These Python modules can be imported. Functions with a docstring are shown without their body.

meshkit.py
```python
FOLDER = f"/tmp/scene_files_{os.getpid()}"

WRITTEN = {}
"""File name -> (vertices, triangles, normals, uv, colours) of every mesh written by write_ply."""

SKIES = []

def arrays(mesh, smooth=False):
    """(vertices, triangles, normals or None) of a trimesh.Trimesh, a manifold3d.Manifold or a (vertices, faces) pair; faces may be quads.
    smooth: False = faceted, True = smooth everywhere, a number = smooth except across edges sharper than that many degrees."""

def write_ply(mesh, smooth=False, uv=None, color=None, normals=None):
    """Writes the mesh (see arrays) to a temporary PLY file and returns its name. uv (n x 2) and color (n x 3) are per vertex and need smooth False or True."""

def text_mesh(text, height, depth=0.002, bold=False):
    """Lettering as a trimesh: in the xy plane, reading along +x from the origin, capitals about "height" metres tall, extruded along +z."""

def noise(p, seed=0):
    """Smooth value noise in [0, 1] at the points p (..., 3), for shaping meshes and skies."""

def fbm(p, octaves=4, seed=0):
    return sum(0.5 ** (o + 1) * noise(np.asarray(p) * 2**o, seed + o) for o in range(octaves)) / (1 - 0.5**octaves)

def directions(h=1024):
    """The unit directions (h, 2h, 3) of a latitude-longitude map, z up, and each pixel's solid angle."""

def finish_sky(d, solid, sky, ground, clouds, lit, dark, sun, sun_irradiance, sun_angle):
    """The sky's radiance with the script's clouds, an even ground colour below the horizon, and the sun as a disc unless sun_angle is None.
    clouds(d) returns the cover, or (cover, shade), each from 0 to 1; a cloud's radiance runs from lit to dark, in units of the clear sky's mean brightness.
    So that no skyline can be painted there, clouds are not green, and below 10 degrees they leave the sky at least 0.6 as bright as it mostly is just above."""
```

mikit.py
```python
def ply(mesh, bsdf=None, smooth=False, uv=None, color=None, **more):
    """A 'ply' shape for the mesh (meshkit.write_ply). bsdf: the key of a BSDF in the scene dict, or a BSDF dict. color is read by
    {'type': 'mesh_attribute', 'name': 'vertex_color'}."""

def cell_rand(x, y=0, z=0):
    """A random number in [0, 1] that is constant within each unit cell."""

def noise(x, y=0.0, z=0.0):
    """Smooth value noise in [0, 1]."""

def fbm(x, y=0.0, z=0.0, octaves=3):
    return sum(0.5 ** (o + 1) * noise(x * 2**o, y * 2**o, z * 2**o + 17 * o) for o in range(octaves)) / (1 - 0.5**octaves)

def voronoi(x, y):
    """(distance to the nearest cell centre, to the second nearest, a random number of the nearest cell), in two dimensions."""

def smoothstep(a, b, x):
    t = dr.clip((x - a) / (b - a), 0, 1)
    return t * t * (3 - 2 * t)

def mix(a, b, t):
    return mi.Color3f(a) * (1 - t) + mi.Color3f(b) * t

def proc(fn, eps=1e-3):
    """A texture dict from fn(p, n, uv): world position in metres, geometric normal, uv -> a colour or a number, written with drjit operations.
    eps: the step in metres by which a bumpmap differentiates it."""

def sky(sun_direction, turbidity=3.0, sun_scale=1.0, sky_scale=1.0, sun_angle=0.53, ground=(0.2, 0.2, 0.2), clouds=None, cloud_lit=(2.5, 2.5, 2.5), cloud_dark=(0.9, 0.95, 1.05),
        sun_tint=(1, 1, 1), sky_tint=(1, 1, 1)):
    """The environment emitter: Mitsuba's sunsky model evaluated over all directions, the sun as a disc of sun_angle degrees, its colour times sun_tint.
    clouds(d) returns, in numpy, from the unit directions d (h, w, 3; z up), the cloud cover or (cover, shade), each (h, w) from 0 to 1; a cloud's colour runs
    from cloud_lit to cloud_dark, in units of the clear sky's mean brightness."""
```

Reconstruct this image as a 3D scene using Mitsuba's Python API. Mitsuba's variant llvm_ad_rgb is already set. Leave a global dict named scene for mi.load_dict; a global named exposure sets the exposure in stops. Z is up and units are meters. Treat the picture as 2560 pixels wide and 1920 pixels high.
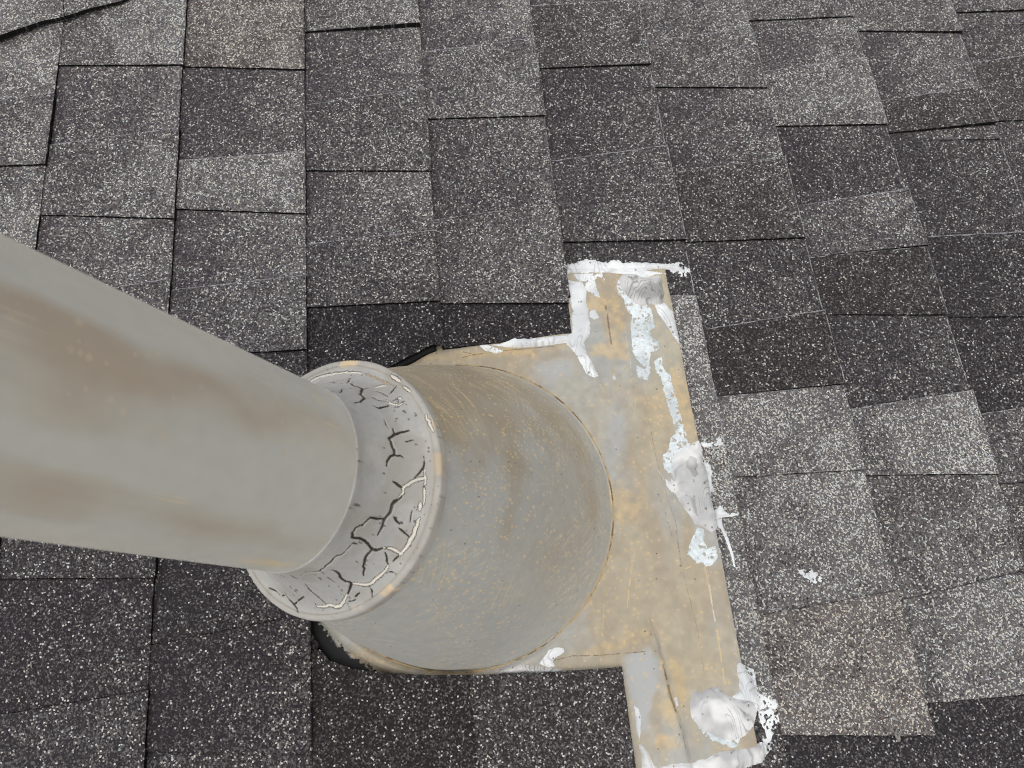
import math, random
import numpy as np
import drjit as dr
import mitsuba as mi
import shapely
from shapely.geometry import Polygon, LineString, box
import mapbox_earcut
import mikit, meshkit
from mikit import noise, fbm, voronoi, cell_rand, smoothstep, mix

# ------------------------------------------------------------------ frame, camera, sky, exposure
# The roof plane has its own axes: u runs down the slope, v along the eaves, w out of the plane.
PITCH = math.radians(26.843)
LIFT = 4.0                                              # metres of the house below this spot
AX = np.array([[math.cos(PITCH), 0, -math.sin(PITCH)], [0, 1, 0], [math.sin(PITCH), 0, math.cos(PITCH)]])


def world(p):
    return np.asarray(p, float) @ AX + np.array([0, 0, LIFT])


EYE = np.array([0, 0, 0.7009])
FWD = np.array([0.09841939, 0.34889605, -0.93197917])
UPV = np.array([0.0670481, 0.93207309, 0.35601167])
eye, target = world(EYE), world(EYE + FWD)
scene, labels = {}, {}
scene['camera'] = {'type': 'thinlens', 'fov': 64.602, 'fov_axis': 'x', 'near_clip': 0.02, 'far_clip': 100.0,
                   'aperture_radius': 0.0011, 'focus_distance': 0.70,
                   'to_world': mi.ScalarTransform4f().look_at(eye.tolist(), target.tolist(), (UPV @ AX).tolist())}
# an overcast sky, brightest overhead
scene['sky'] = mikit.sky([0.35, -0.45, 0.82], turbidity=4, sun_scale=0.12, sun_angle=30, sky_scale=1.0, sun_tint=(0.94, 1.0, 1.07),
                         clouds=lambda d: (1.0, np.clip(1 - d[..., 2], 0, 1)), cloud_lit=(2.85, 2.9, 2.96), cloud_dark=(0.97, 0.98, 1.0))
exposure = 2.14

# ------------------------------------------------------------------ measured layout (metres in the roof's own axes)
U0, EXP = -0.4871, 0.125                                # first course line and the exposure of a course
BASE = np.array([0.0158, 0.1329, 0.003])                # where the pipe's axis meets the roof
PIPE_R = 0.05717
CONE_U, CONE_V, CONE_R = 0.0160, 0.1510, 0.1351
AXIS = np.array([-math.sin(PITCH), 0, math.cos(PITCH)])  # plumb, seen from the roof
E1 = np.array([math.cos(PITCH), 0, math.sin(PITCH)])
E2 = np.array([0, 1.0, 0])
FLANGE = [(-0.165, 0.398), (0.2362, 0.3704), (0.2402, -0.0705), (-0.165, -0.080)]
COURSES = {
    0: [('B', 7, 0, None, None, 0), ('T', 4, 1, 0.5968, 0.6096, 0), ('B', 6, 0, 0.5262, 0.5229, 0), ('T', 3, 0, 0.3664, 0.3749, 0), ('B', 3, 0, 0.3054, 0.2964, 0), ('T', 2, 0, 0.1937, 0.2065, 0), ('B', 1, 0, 0.1306, 0.1194, 0), ('T', 2, 0, -0.0168, 0.0219, 0)],
    1: [('T', 7, 0, None, None, 0), ('B', 4, 1, 0.6488, 0.6411, 0), ('T', 5, 0, 0.5491, 0.5614, 0), ('B', 4, 1, 0.468, 0.4541, 0), ('T', 3, 1, 0.375, 0.3889, 0), ('B', 2, 0, 0.3137, 0.305, 0), ('T', 2, 0, 0.2087, 0.2023, 0), ('B', 1, 1, 0.1232, 0.1121, 0), ('T', 2, 0, 0.0173, 0.0255, 0)],
    2: [('T', 6, 3, None, None, 0), ('B', 3, 1, 0.6429, 0.6304, 0), ('T', 7, 0, 0.5245, 0.5267, 0), ('B', 4, 1, 0.4677, 0.4529, 0), ('T', 4, 0, 0.379, 0.385, 0), ('B', 1, 0, 0.3108, 0.3076, 0), ('T', 1, 0, 0.2233, 0.2253, 0), ('B', 1, 0, 0.1504, 0.1362, 0), ('T', 1, 1, 0.0592, 0.0718, 0), ('B', 2, 0, -0.0189, -0.0326, 0)],
    3: [('T', 5, 0, None, None, 3.0), ('B', 4, 1, 0.6856, 0.6871, 0), ('T', 3, 0, 0.5875, 0.6019, 0), ('B', 4, 1, 0.5064, 0.4969, 0), ('T', 4, 0, 0.4213, 0.4272, 0), ('B', 0, 0, 0.3526, 0.3496, 0), ('B', 0, 0, 0.15, 0.1395, 0)],
    4: [('B', 5, 1, None, None, 0), ('T', 5, 0, 0.6533, 0.6653, 0), ('B', 3, 1, 0.5647, 0.5605, 0), ('T', 4, 0, 0.4416, 0.4519, 0), ('B', 0, 0, 0.3489, 0.3391, 0), ('B', 0, 0, 0.1395, 0.1289, 0)],
    5: [('B', 4, 0, None, None, 0), ('T', 4, 2, 0.7155, 0.7164, 0), ('B', 2, 1, 0.6271, 0.6244, 0), ('T', 3, 0, 0.5058, 0.5165, 0), ('B', 2, 0, 0.4093, 0.4021, 0), ('T', 8, 0, 0.3468, 0.3411, -2), ('B', 8, 0, 0.1271, 0.1231, 0), ('T', 9, 2, 0.0764, 0.0661, -2)],
    6: [('B', 5, 0, None, None, 0), ('T', 4, 2, 0.66, 0.6717, 0), ('B', 3, 1, 0.5968, 0.5875, 0), ('T', 2, 2, 0.4846, 0.4965, 0), ('B', 2, 0, 0.4021, 0.3979, 0), ('T', 1, 2, 0.3046, 0.316, 3.2), ('T', 9, 2, 0.2355, 0.2372, -1.2), ('B', 8, 2, 0.158, 0.1538, 0), ('T', 7, 3, 0.036, 0.0453, 0), ('B', 1, 0, -0.0576, -0.0703, 0)],
    7: [('T', 5, 0, None, None, 0), ('B', 5, 1, 0.6867, 0.6855, 0), ('T', 5, 0, 0.6132, 0.6247, 0), ('B', 2, 1, 0.5393, 0.5333, 0), ('T', 4, 0, 0.4381, 0.4498, 2.6), ('T', 1, 2, 0.3774, 0.38, -1.0), ('B', 2, 0, 0.3131, 0.3023, 0), ('T', 8, 0, 0.2134, 0.2224, 0), ('B', 7, 2, 0.1496, 0.1395, 0), ('T', 9, 0, 0.0365, 0.0519, 0), ('B', 1, 0, -0.0461, -0.0479, 0)],
    8: [('T', 5, 2, None, None, 0), ('B', 4, 1, 0.6681, 0.658, 0), ('T', 3, 2, 0.5677, 0.5806, 3.2), ('B', 3, 0, 0.5243, 0.5288, 1.5), ('B', 2, 0, 0.5163, 0.5084, 0), ('T', 1, 0, 0.3938, 0.3912, 0), ('B', 1, 0, 0.3023, 0.2921, 0), ('T', 4, 0, 0.1988, 0.2075, 0), ('B', 4, 2, 0.1323, 0.1222, 0)],
    9: [('T', 4, 0, None, None, 1), ('B', 4, 0, 0.6916, 0.6889, 1), ('B', 4, 1, 0.6681, 0.6713, 0), ('T', 3, 2, 0.6161, 0.6298, 0), ('B', 3, 1, 0.5349, 0.5314, 0)],
}
HOLE = [[0.1363, 0.3462], [0.1354, 0.3087], [0.103, 0.3072], [0.0689, 0.3049], [0.04, 0.3036], [0.0126, 0.3026], [0.0118, 0.3079], [-0.0026, 0.3036], [-0.0217, 0.2944], [-0.0408, 0.2857], [-0.0651, 0.2654], [-0.1014, 0.2356], [-0.1208, 0.2038], [-0.1215, 0.0651], [-0.1132, 0.0634], [-0.111, 0.0569], [-0.1054, 0.0451], [-0.097, 0.0342], [-0.0784, 0.0263], [-0.0674, 0.0237], [-0.0496, 0.0201], [-0.0155, 0.0153], [0.0231, 0.0119], [0.0807, 0.0081], [0.1416, 0.0069], [0.1436, 0.0049], [0.2552, -0.0059], [0.3273, 0.3341]]
OVERLAY = [[-0.4289, 0.7619], [-0.2552, 0.7578], [-0.3031, 0.7251], [-0.3307, 0.7164], [-0.3599, 0.7035], [-0.3779, 0.6986], [-0.4062, 0.6855], [-0.4192, 0.6785], [-0.4483, 0.6622], [-0.4613, 0.7626]]
OVERLAY_SEAM = [[-0.3566, 0.6937], [-0.362, 0.7266], [-0.3664, 0.7604]]
SEALANT = [
    ('top_bead', 'white', 3.2, 1.0, 'm', 1, [[0.1376, 0.3834], [0.1435, 0.3839], [0.1538, 0.3871], [0.1603, 0.3886], [0.1682, 0.3869], [0.175, 0.3843], [0.182, 0.3826], [0.1843, 0.386], [0.1923, 0.3853], [0.1963, 0.3814], [0.2072, 0.3815], [0.2205, 0.3798], [0.2338, 0.3782], [0.2462, 0.3761], [0.2516, 0.3761], [0.2535, 0.3714], [0.2591, 0.3669], [0.2545, 0.3668], [0.2452, 0.3706], [0.2354, 0.3714], [0.2237, 0.3714], [0.2126, 0.3699], [0.1965, 0.3703], [0.1786, 0.3713], [0.1609, 0.3723], [0.1458, 0.3737], [0.1377, 0.3729]]),
    ('top_curl', 'white', 2.4, 0.3, 'f', 1, [[0.1752, 0.3721], [0.1965, 0.3708], [0.2056, 0.3712], [0.2188, 0.3693], [0.2352, 0.3649], [0.2253, 0.3651], [0.2187, 0.3628], [0.2156, 0.3606], [0.2094, 0.3611], [0.2011, 0.3654], [0.1943, 0.3679]]),
    ('grey_top', 'grey', 4.2, 0.4, 'f', 1, [[0.1896, 0.3633], [0.1943, 0.3679], [0.205, 0.3675], [0.2159, 0.3621], [0.2296, 0.3634], [0.2315, 0.3587], [0.2302, 0.3509], [0.2309, 0.3439], [0.2275, 0.3343], [0.2281, 0.3323], [0.2239, 0.3288], [0.2207, 0.331], [0.2158, 0.3334], [0.2102, 0.3319], [0.2055, 0.3299], [0.1999, 0.3338], [0.1955, 0.3401], [0.1911, 0.3464], [0.1879, 0.3545]]),
    ('white_tail', 'white', 1.8, 0.4, 'f', 1, [[0.2197, 0.3331], [0.2291, 0.3332], [0.2354, 0.3229], [0.2353, 0.3123], [0.236, 0.2904], [0.2321, 0.2983], [0.2279, 0.3101], [0.2225, 0.3202], [0.221, 0.3242]]),
    ('blue_top', 'blue', 0.9, 0.8, 'f', 1, [[0.1877, 0.3625], [0.1906, 0.3613], [0.1914, 0.3542], [0.1933, 0.3491], [0.1977, 0.3428], [0.2021, 0.3366], [0.2076, 0.3322], [0.2147, 0.332], [0.216, 0.3208], [0.216, 0.3083], [0.2104, 0.305], [0.2112, 0.2992], [0.2165, 0.294], [0.2169, 0.2856], [0.2121, 0.2832], [0.2079, 0.2836], [0.2055, 0.2745], [0.2043, 0.2626], [0.2, 0.2557], [0.1925, 0.2573], [0.1917, 0.2684], [0.1907, 0.273], [0.1952, 0.269], [0.2006, 0.2648], [0.202, 0.2684], [0.1945, 0.2755], [0.1909, 0.286], [0.192, 0.299], [0.1934, 0.3141], [0.1969, 0.3225], [0.1921, 0.3287], [0.1912, 0.3405], [0.1867, 0.3467], [0.1863, 0.3557]]),
    ('blue_strip', 'blue', 0.7, 0.9, 'f', 0.9, [[0.2101, 0.2732], [0.2172, 0.2771], [0.2176, 0.2688], [0.2186, 0.2595], [0.2197, 0.2432], [0.2196, 0.2395], [0.2163, 0.2407], [0.2153, 0.2498], [0.2134, 0.2591], [0.2097, 0.2631]]),
    ('pale_streak', 'blue', 0.5, 0.8, 'f', 0.8, [[0.2125, 0.2619], [0.2222, 0.261], [0.2243, 0.2329], [0.2275, 0.1977], [0.2277, 0.1882], [0.2201, 0.1915], [0.2164, 0.2218]]),
    ('left_smear', 'white', 1.7, 0.7, 'f', 1, [[0.1372, 0.3654], [0.1446, 0.3643], [0.1524, 0.3626], [0.1556, 0.3564], [0.155, 0.3485], [0.1532, 0.3408], [0.1548, 0.3329], [0.1543, 0.3224], [0.1542, 0.3138], [0.1519, 0.3045], [0.1459, 0.2984], [0.147, 0.2871], [0.151, 0.2784], [0.1552, 0.2634], [0.1514, 0.2618], [0.1444, 0.2671], [0.1401, 0.2803], [0.1353, 0.29], [0.1295, 0.2981], [0.1323, 0.3072], [0.1368, 0.3087], [0.1375, 0.321], [0.1383, 0.3276], [0.1405, 0.3313], [0.1383, 0.3421], [0.1371, 0.354]]),
    ('flake_a', 'white', 0.9, 0.8, 'f', 1, [[0.1558, 0.3613], [0.165, 0.3635], [0.167, 0.3514], [0.168, 0.3444], [0.1637, 0.3468], [0.1557, 0.3539]]),
    ('flake_b', 'white', 0.9, 0.8, 'f', 1, [[0.1563, 0.3309], [0.1617, 0.3323], [0.1642, 0.3234], [0.1594, 0.3217], [0.1549, 0.3242]]),
    ('upper_film', 'white', 0.8, 1.0, 'f', 0.85, [[0.1447, 0.3717], [0.1562, 0.371], [0.1731, 0.37], [0.1743, 0.3647], [0.1754, 0.3596], [0.1733, 0.3648], [0.1683, 0.3677], [0.164, 0.3626], [0.1552, 0.3631], [0.1492, 0.3649]]),
    ('edge_bead', 'white', 2.6, 0.4, 'f', 1, [[0.0595, 0.3034], [0.0673, 0.3037], [0.0754, 0.3081], [0.0805, 0.311], [0.0861, 0.309], [0.0935, 0.3066], [0.1128, 0.3063], [0.1322, 0.3066], [0.1406, 0.3039], [0.1369, 0.298], [0.1294, 0.2992], [0.1119, 0.2981], [0.0926, 0.2979], [0.0736, 0.2997]]),
    ('edge_flake', 'white', 1.0, 0.8, 'f', 0.9, [[0.0463, 0.3052], [0.053, 0.3056], [0.0603, 0.3012], [0.0694, 0.2963], [0.0635, 0.2944], [0.0524, 0.2986]]),
    ('grey_mid', 'grey2', 3.8, 0.6, 'f', 1, [[0.2285, 0.1836], [0.2341, 0.1804], [0.2361, 0.1721], [0.2359, 0.1614], [0.2318, 0.1529], [0.2268, 0.1498], [0.2226, 0.1502], [0.2192, 0.1558], [0.2169, 0.1631], [0.2176, 0.172], [0.2216, 0.1797]]),
    ('mid_pale', 'swirl', 2.6, 0.5, 'f', 1, [[0.2338, 0.1909], [0.2375, 0.1921], [0.2385, 0.1836], [0.2372, 0.172], [0.2388, 0.1683], [0.2391, 0.1593], [0.2385, 0.147], [0.2384, 0.1348], [0.2394, 0.1261], [0.2393, 0.1132], [0.2349, 0.1092], [0.2296, 0.1129], [0.2259, 0.1158], [0.2209, 0.1179], [0.2198, 0.1226], [0.2145, 0.1317], [0.2106, 0.1389], [0.2092, 0.146], [0.2053, 0.1488], [0.2018, 0.1538], [0.202, 0.1601], [0.2057, 0.1562], [0.2085, 0.1621], [0.2096, 0.1692], [0.2101, 0.1772], [0.2162, 0.182], [0.224, 0.1861], [0.2291, 0.1883]]),
    ('corner_splatter', 'white', 1.3, 1.5, 'r', 0.42, [[0.2369, 0.3745], [0.2478, 0.379], [0.2542, 0.3786], [0.2627, 0.3689], [0.2559, 0.3622], [0.2503, 0.3615], [0.2455, 0.3659], [0.2384, 0.3724]]),
    ('granule_smear', 'white', 1.6, 1.2, 'r', 0.95, [[0.2412, 0.1764], [0.2444, 0.1716], [0.246, 0.1634], [0.2434, 0.1546], [0.2443, 0.1466], [0.2403, 0.1443], [0.239, 0.1382], [0.2382, 0.148], [0.2388, 0.1586], [0.2387, 0.1675]]),
    ('blue_mid', 'blue', 1.0, 0.9, 'f', 1, [[0.2193, 0.2023], [0.2244, 0.1959], [0.2303, 0.1889], [0.226, 0.1848], [0.2208, 0.1853], [0.2148, 0.1813], [0.2124, 0.1779], [0.2112, 0.1708], [0.2092, 0.1639], [0.2029, 0.168], [0.2023, 0.1752], [0.2035, 0.1823], [0.2094, 0.1863], [0.2106, 0.1935], [0.2142, 0.1987]]),
    ('blue_low', 'blue', 1.1, 0.9, 'f', 0.95, [[0.2231, 0.1148], [0.2279, 0.1126], [0.2277, 0.1067], [0.2258, 0.101], [0.2282, 0.0958], [0.2344, 0.0973], [0.2381, 0.094], [0.2373, 0.0899], [0.2329, 0.0845], [0.228, 0.0809], [0.2237, 0.0805], [0.2218, 0.084], [0.2158, 0.0837], [0.2156, 0.087], [0.2098, 0.0925], [0.2104, 0.0958], [0.2152, 0.1037], [0.2197, 0.11]]),
    ('drip_crack', 'white', 1.2, 0.8, 'r', 0.9, [[0.2408, 0.191], [0.2446, 0.1918], [0.247, 0.1901], [0.2527, 0.1915], [0.2546, 0.1895], [0.2569, 0.1944], [0.2605, 0.1943], [0.2593, 0.1901], [0.2614, 0.1893], [0.2602, 0.1877], [0.2519, 0.1872], [0.242, 0.188]]),
    ('drip_joint', 'white', 1.6, 0.6, 'r', 1, [[0.2415, 0.128], [0.2476, 0.1323], [0.251, 0.1268], [0.2532, 0.1245], [0.2628, 0.1239], [0.2626, 0.1228], [0.2501, 0.1221], [0.242, 0.1215]]),
    ('drip_long', 'white', 1.4, 0.25, 'r', 1, [[0.2413, 0.1203], [0.2463, 0.1207], [0.2466, 0.1134], [0.2491, 0.1038], [0.2508, 0.0902], [0.2507, 0.0778], [0.2493, 0.0787], [0.2491, 0.0887], [0.2469, 0.1015], [0.2445, 0.1119], [0.2409, 0.1156]]),
    ('splash', 'white', 1.0, 1.8, 'r', 0.7, [[0.305, 0.0717], [0.3158, 0.0703], [0.322, 0.0676], [0.3254, 0.0614], [0.3223, 0.0572], [0.316, 0.0597], [0.3103, 0.0647]]),
    ('swirl', 'swirl', 4.6, 0.4, 'f', 1, [[0.1916, -0.0248], [0.1949, -0.0185], [0.1973, -0.0168], [0.1981, -0.0188], [0.2028, -0.0186], [0.2089, -0.0166], [0.2155, -0.0162], [0.2192, -0.0196], [0.2234, -0.024], [0.2281, -0.0258], [0.2356, -0.0278], [0.2411, -0.029], [0.244, -0.0326], [0.2437, -0.0372], [0.2413, -0.0422], [0.2386, -0.0484], [0.2317, -0.0542], [0.2241, -0.0566], [0.2183, -0.0573], [0.213, -0.0555], [0.2071, -0.053], [0.2001, -0.0485], [0.1947, -0.0434], [0.1907, -0.0378], [0.1903, -0.0319]]),
    ('swirl_arm', 'white', 3.0, 0.6, 'f', 1, [[0.2259, -0.0256], [0.2333, -0.021], [0.2345, -0.0151], [0.2344, -0.0083], [0.235, -0.0016], [0.2376, 0.0002], [0.2406, -0.0028], [0.2423, -0.0091], [0.2452, -0.0161], [0.2464, -0.0243], [0.2472, -0.031], [0.2439, -0.0366], [0.2408, -0.0303], [0.2333, -0.0283]]),
    ('arm_splatter', 'white', 1.6, 2.2, 'r', 0.72, [[0.242, -0.0029], [0.2475, -0.0054], [0.2528, -0.0087], [0.2483, -0.0123], [0.2504, -0.0233], [0.2545, -0.0284], [0.2635, -0.0313], [0.2638, -0.0366], [0.2515, -0.0354], [0.2454, -0.0368], [0.2467, -0.0162]]),
    ('low_splatter', 'white', 1.4, 2.2, 'r', 0.62, [[0.2468, -0.0369], [0.2569, -0.0379], [0.2628, -0.0444], [0.2583, -0.0518], [0.254, -0.0579], [0.2519, -0.0641], [0.2475, -0.0714], [0.2427, -0.0734], [0.2459, -0.0584], [0.2461, -0.0474]]),
    ('blue_fringe', 'blue', 0.8, 1.2, 'f', 0.85, [[0.1948, -0.0428], [0.2008, -0.0486], [0.2104, -0.054], [0.2207, -0.0557], [0.2281, -0.0545], [0.2232, -0.061], [0.2172, -0.0631], [0.2124, -0.0587], [0.2038, -0.0556], [0.1971, -0.0498]]),
    ('bottom_bead', 'swirl2', 3.4, 0.3, 'f', 1, [[0.243, -0.0614], [0.2399, -0.0627], [0.2331, -0.0646], [0.2241, -0.0637], [0.2176, -0.0646], [0.2084, -0.0646], [0.2017, -0.0665], [0.1963, -0.0691], [0.1916, -0.0683], [0.1856, -0.0706], [0.1753, -0.0692], [0.1656, -0.0692], [0.1584, -0.0704], [0.1544, -0.0693], [0.1529, -0.066], [0.1519, -0.0609], [0.1496, -0.0556], [0.1466, -0.0525], [0.1446, -0.0526], [0.1462, -0.0597], [0.1443, -0.0721], [0.1507, -0.0752], [0.1919, -0.0781], [0.2129, -0.0777], [0.2272, -0.0766], [0.241, -0.0742], [0.2438, -0.0707], [0.2434, -0.0662]]),
    ('left_strip', 'white', 1.8, 0.3, 'f', 1, [[0.1455, -0.0239], [0.1482, -0.0263], [0.1495, -0.0318], [0.1474, -0.0439], [0.1458, -0.0495], [0.1449, -0.0404]]),
    ('cone_splash', 'white', 1.4, 0.5, 'f', 1, [[0.0729, 0.0157], [0.0776, 0.0208], [0.0815, 0.0252], [0.0849, 0.0257], [0.0876, 0.027], [0.0909, 0.0263], [0.0933, 0.0256], [0.0941, 0.0232], [0.0903, 0.0211], [0.0858, 0.0192], [0.0838, 0.0162], [0.0851, 0.0129], [0.0801, 0.0126], [0.0752, 0.0143]]),
    ('grey_bead', 'grey2', 3.0, 0.3, 'f', 1, [[0.0373, 0.0101], [0.0393, 0.0142], [0.0454, 0.0168], [0.0571, 0.0165], [0.0669, 0.0145], [0.0775, 0.0123], [0.0906, 0.0096], [0.0894, 0.007], [0.077, 0.0074], [0.0562, 0.0079]]),
    ('fleck_a', 'white', 0.8, 0.5, 'f', 1, [[0.1783, -0.0209], [0.1808, -0.0208], [0.1815, -0.0271], [0.1797, -0.0276], [0.1788, -0.0242]]),
    ('fleck_b', 'white', 0.7, 0.4, 'f', 1, [[0.1684, 0.2613], [0.1699, 0.263], [0.1715, 0.2592], [0.1692, 0.2581]]),
]
STAINS = [
    (0.1643, 0.3385, 0.0125, 0.0108, 1.0),
    (0.1741, 0.2959, 0.0097, 0.0142, 1.0),
    (0.1618, 0.2875, 0.0175, 0.0066, 0.9),
    (0.1506, 0.2695, 0.0217, 0.0065, 0.4),
    (0.1458, 0.2019, 0.0109, 0.0257, 0.2),
    (0.1559, 0.1537, 0.0090, 0.0185, 0.75),
    (0.1617, 0.1364, 0.0122, 0.0122, 0.8),
    (0.1853, 0.1551, 0.0165, 0.0247, 0.45),
    (0.1578, 0.0309, 0.0154, 0.0080, 1.0),
    (0.1257, 0.0248, 0.0230, 0.0043, 0.8),
    (0.1672, -0.0313, 0.0112, 0.0119, 1.0),
    (0.1633, -0.0550, 0.0129, 0.0073, 1.1),
    (0.1838, -0.0117, 0.0053, 0.0208, 0.9),
    (0.1853, 0.0546, 0.0235, 0.0223, 0.35),
    (0.2291, 0.2393, 0.0060, 0.0400, 0.6),
    (0.2396, 0.2246, 0.0034, 0.0352, 0.7),
    (0.1835, 0.3145, 0.0053, 0.0427, 0.6),
    (0.2137, 0.2924, 0.0106, 0.0419, 0.35),
    (0.1940, 0.2379, 0.0172, 0.0267, 0.45),
    (0.2087, 0.0297, 0.0054, 0.0501, 0.45),
    (0.2267, 0.0205, 0.0085, 0.0322, 0.3),
    (0.1365, 0.2969, 0.0263, 0.0028, 0.6),
    (0.0746, 0.2933, 0.0521, 0.0038, 0.8),
    (0.1080, 0.2783, 0.0216, 0.0130, -0.9),
    (0.1290, 0.2716, 0.0173, 0.0092, -0.6),
    (0.1645, 0.2135, 0.0169, 0.0196, -0.9),
    (0.1601, 0.1831, 0.0125, 0.0169, -0.7),
    (0.1962, 0.1712, 0.0125, 0.0251, -0.3),
    (0.1859, 0.0584, 0.0236, 0.0169, -0.5),
    (0.1609, 0.0013, 0.0091, 0.0245, -1.4),
    (0.1490, -0.0012, 0.0083, 0.0245, -1.2),
    (0.1530, -0.0368, 0.0067, 0.0169, -1.1),
    (0.1019, 0.0513, 0.0232, 0.0185, -0.5),
    (0.2241, 0.0702, 0.0079, 0.0227, -0.1),
    (0.2120, -0.0564, 0.0185, 0.0100, -0.4),
    (0.1311, 0.0637, 0.0156, 0.0224, -0.1),
    (0.0050, 0.2975, 0.0217, 0.0047, 0.35),
]
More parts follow.
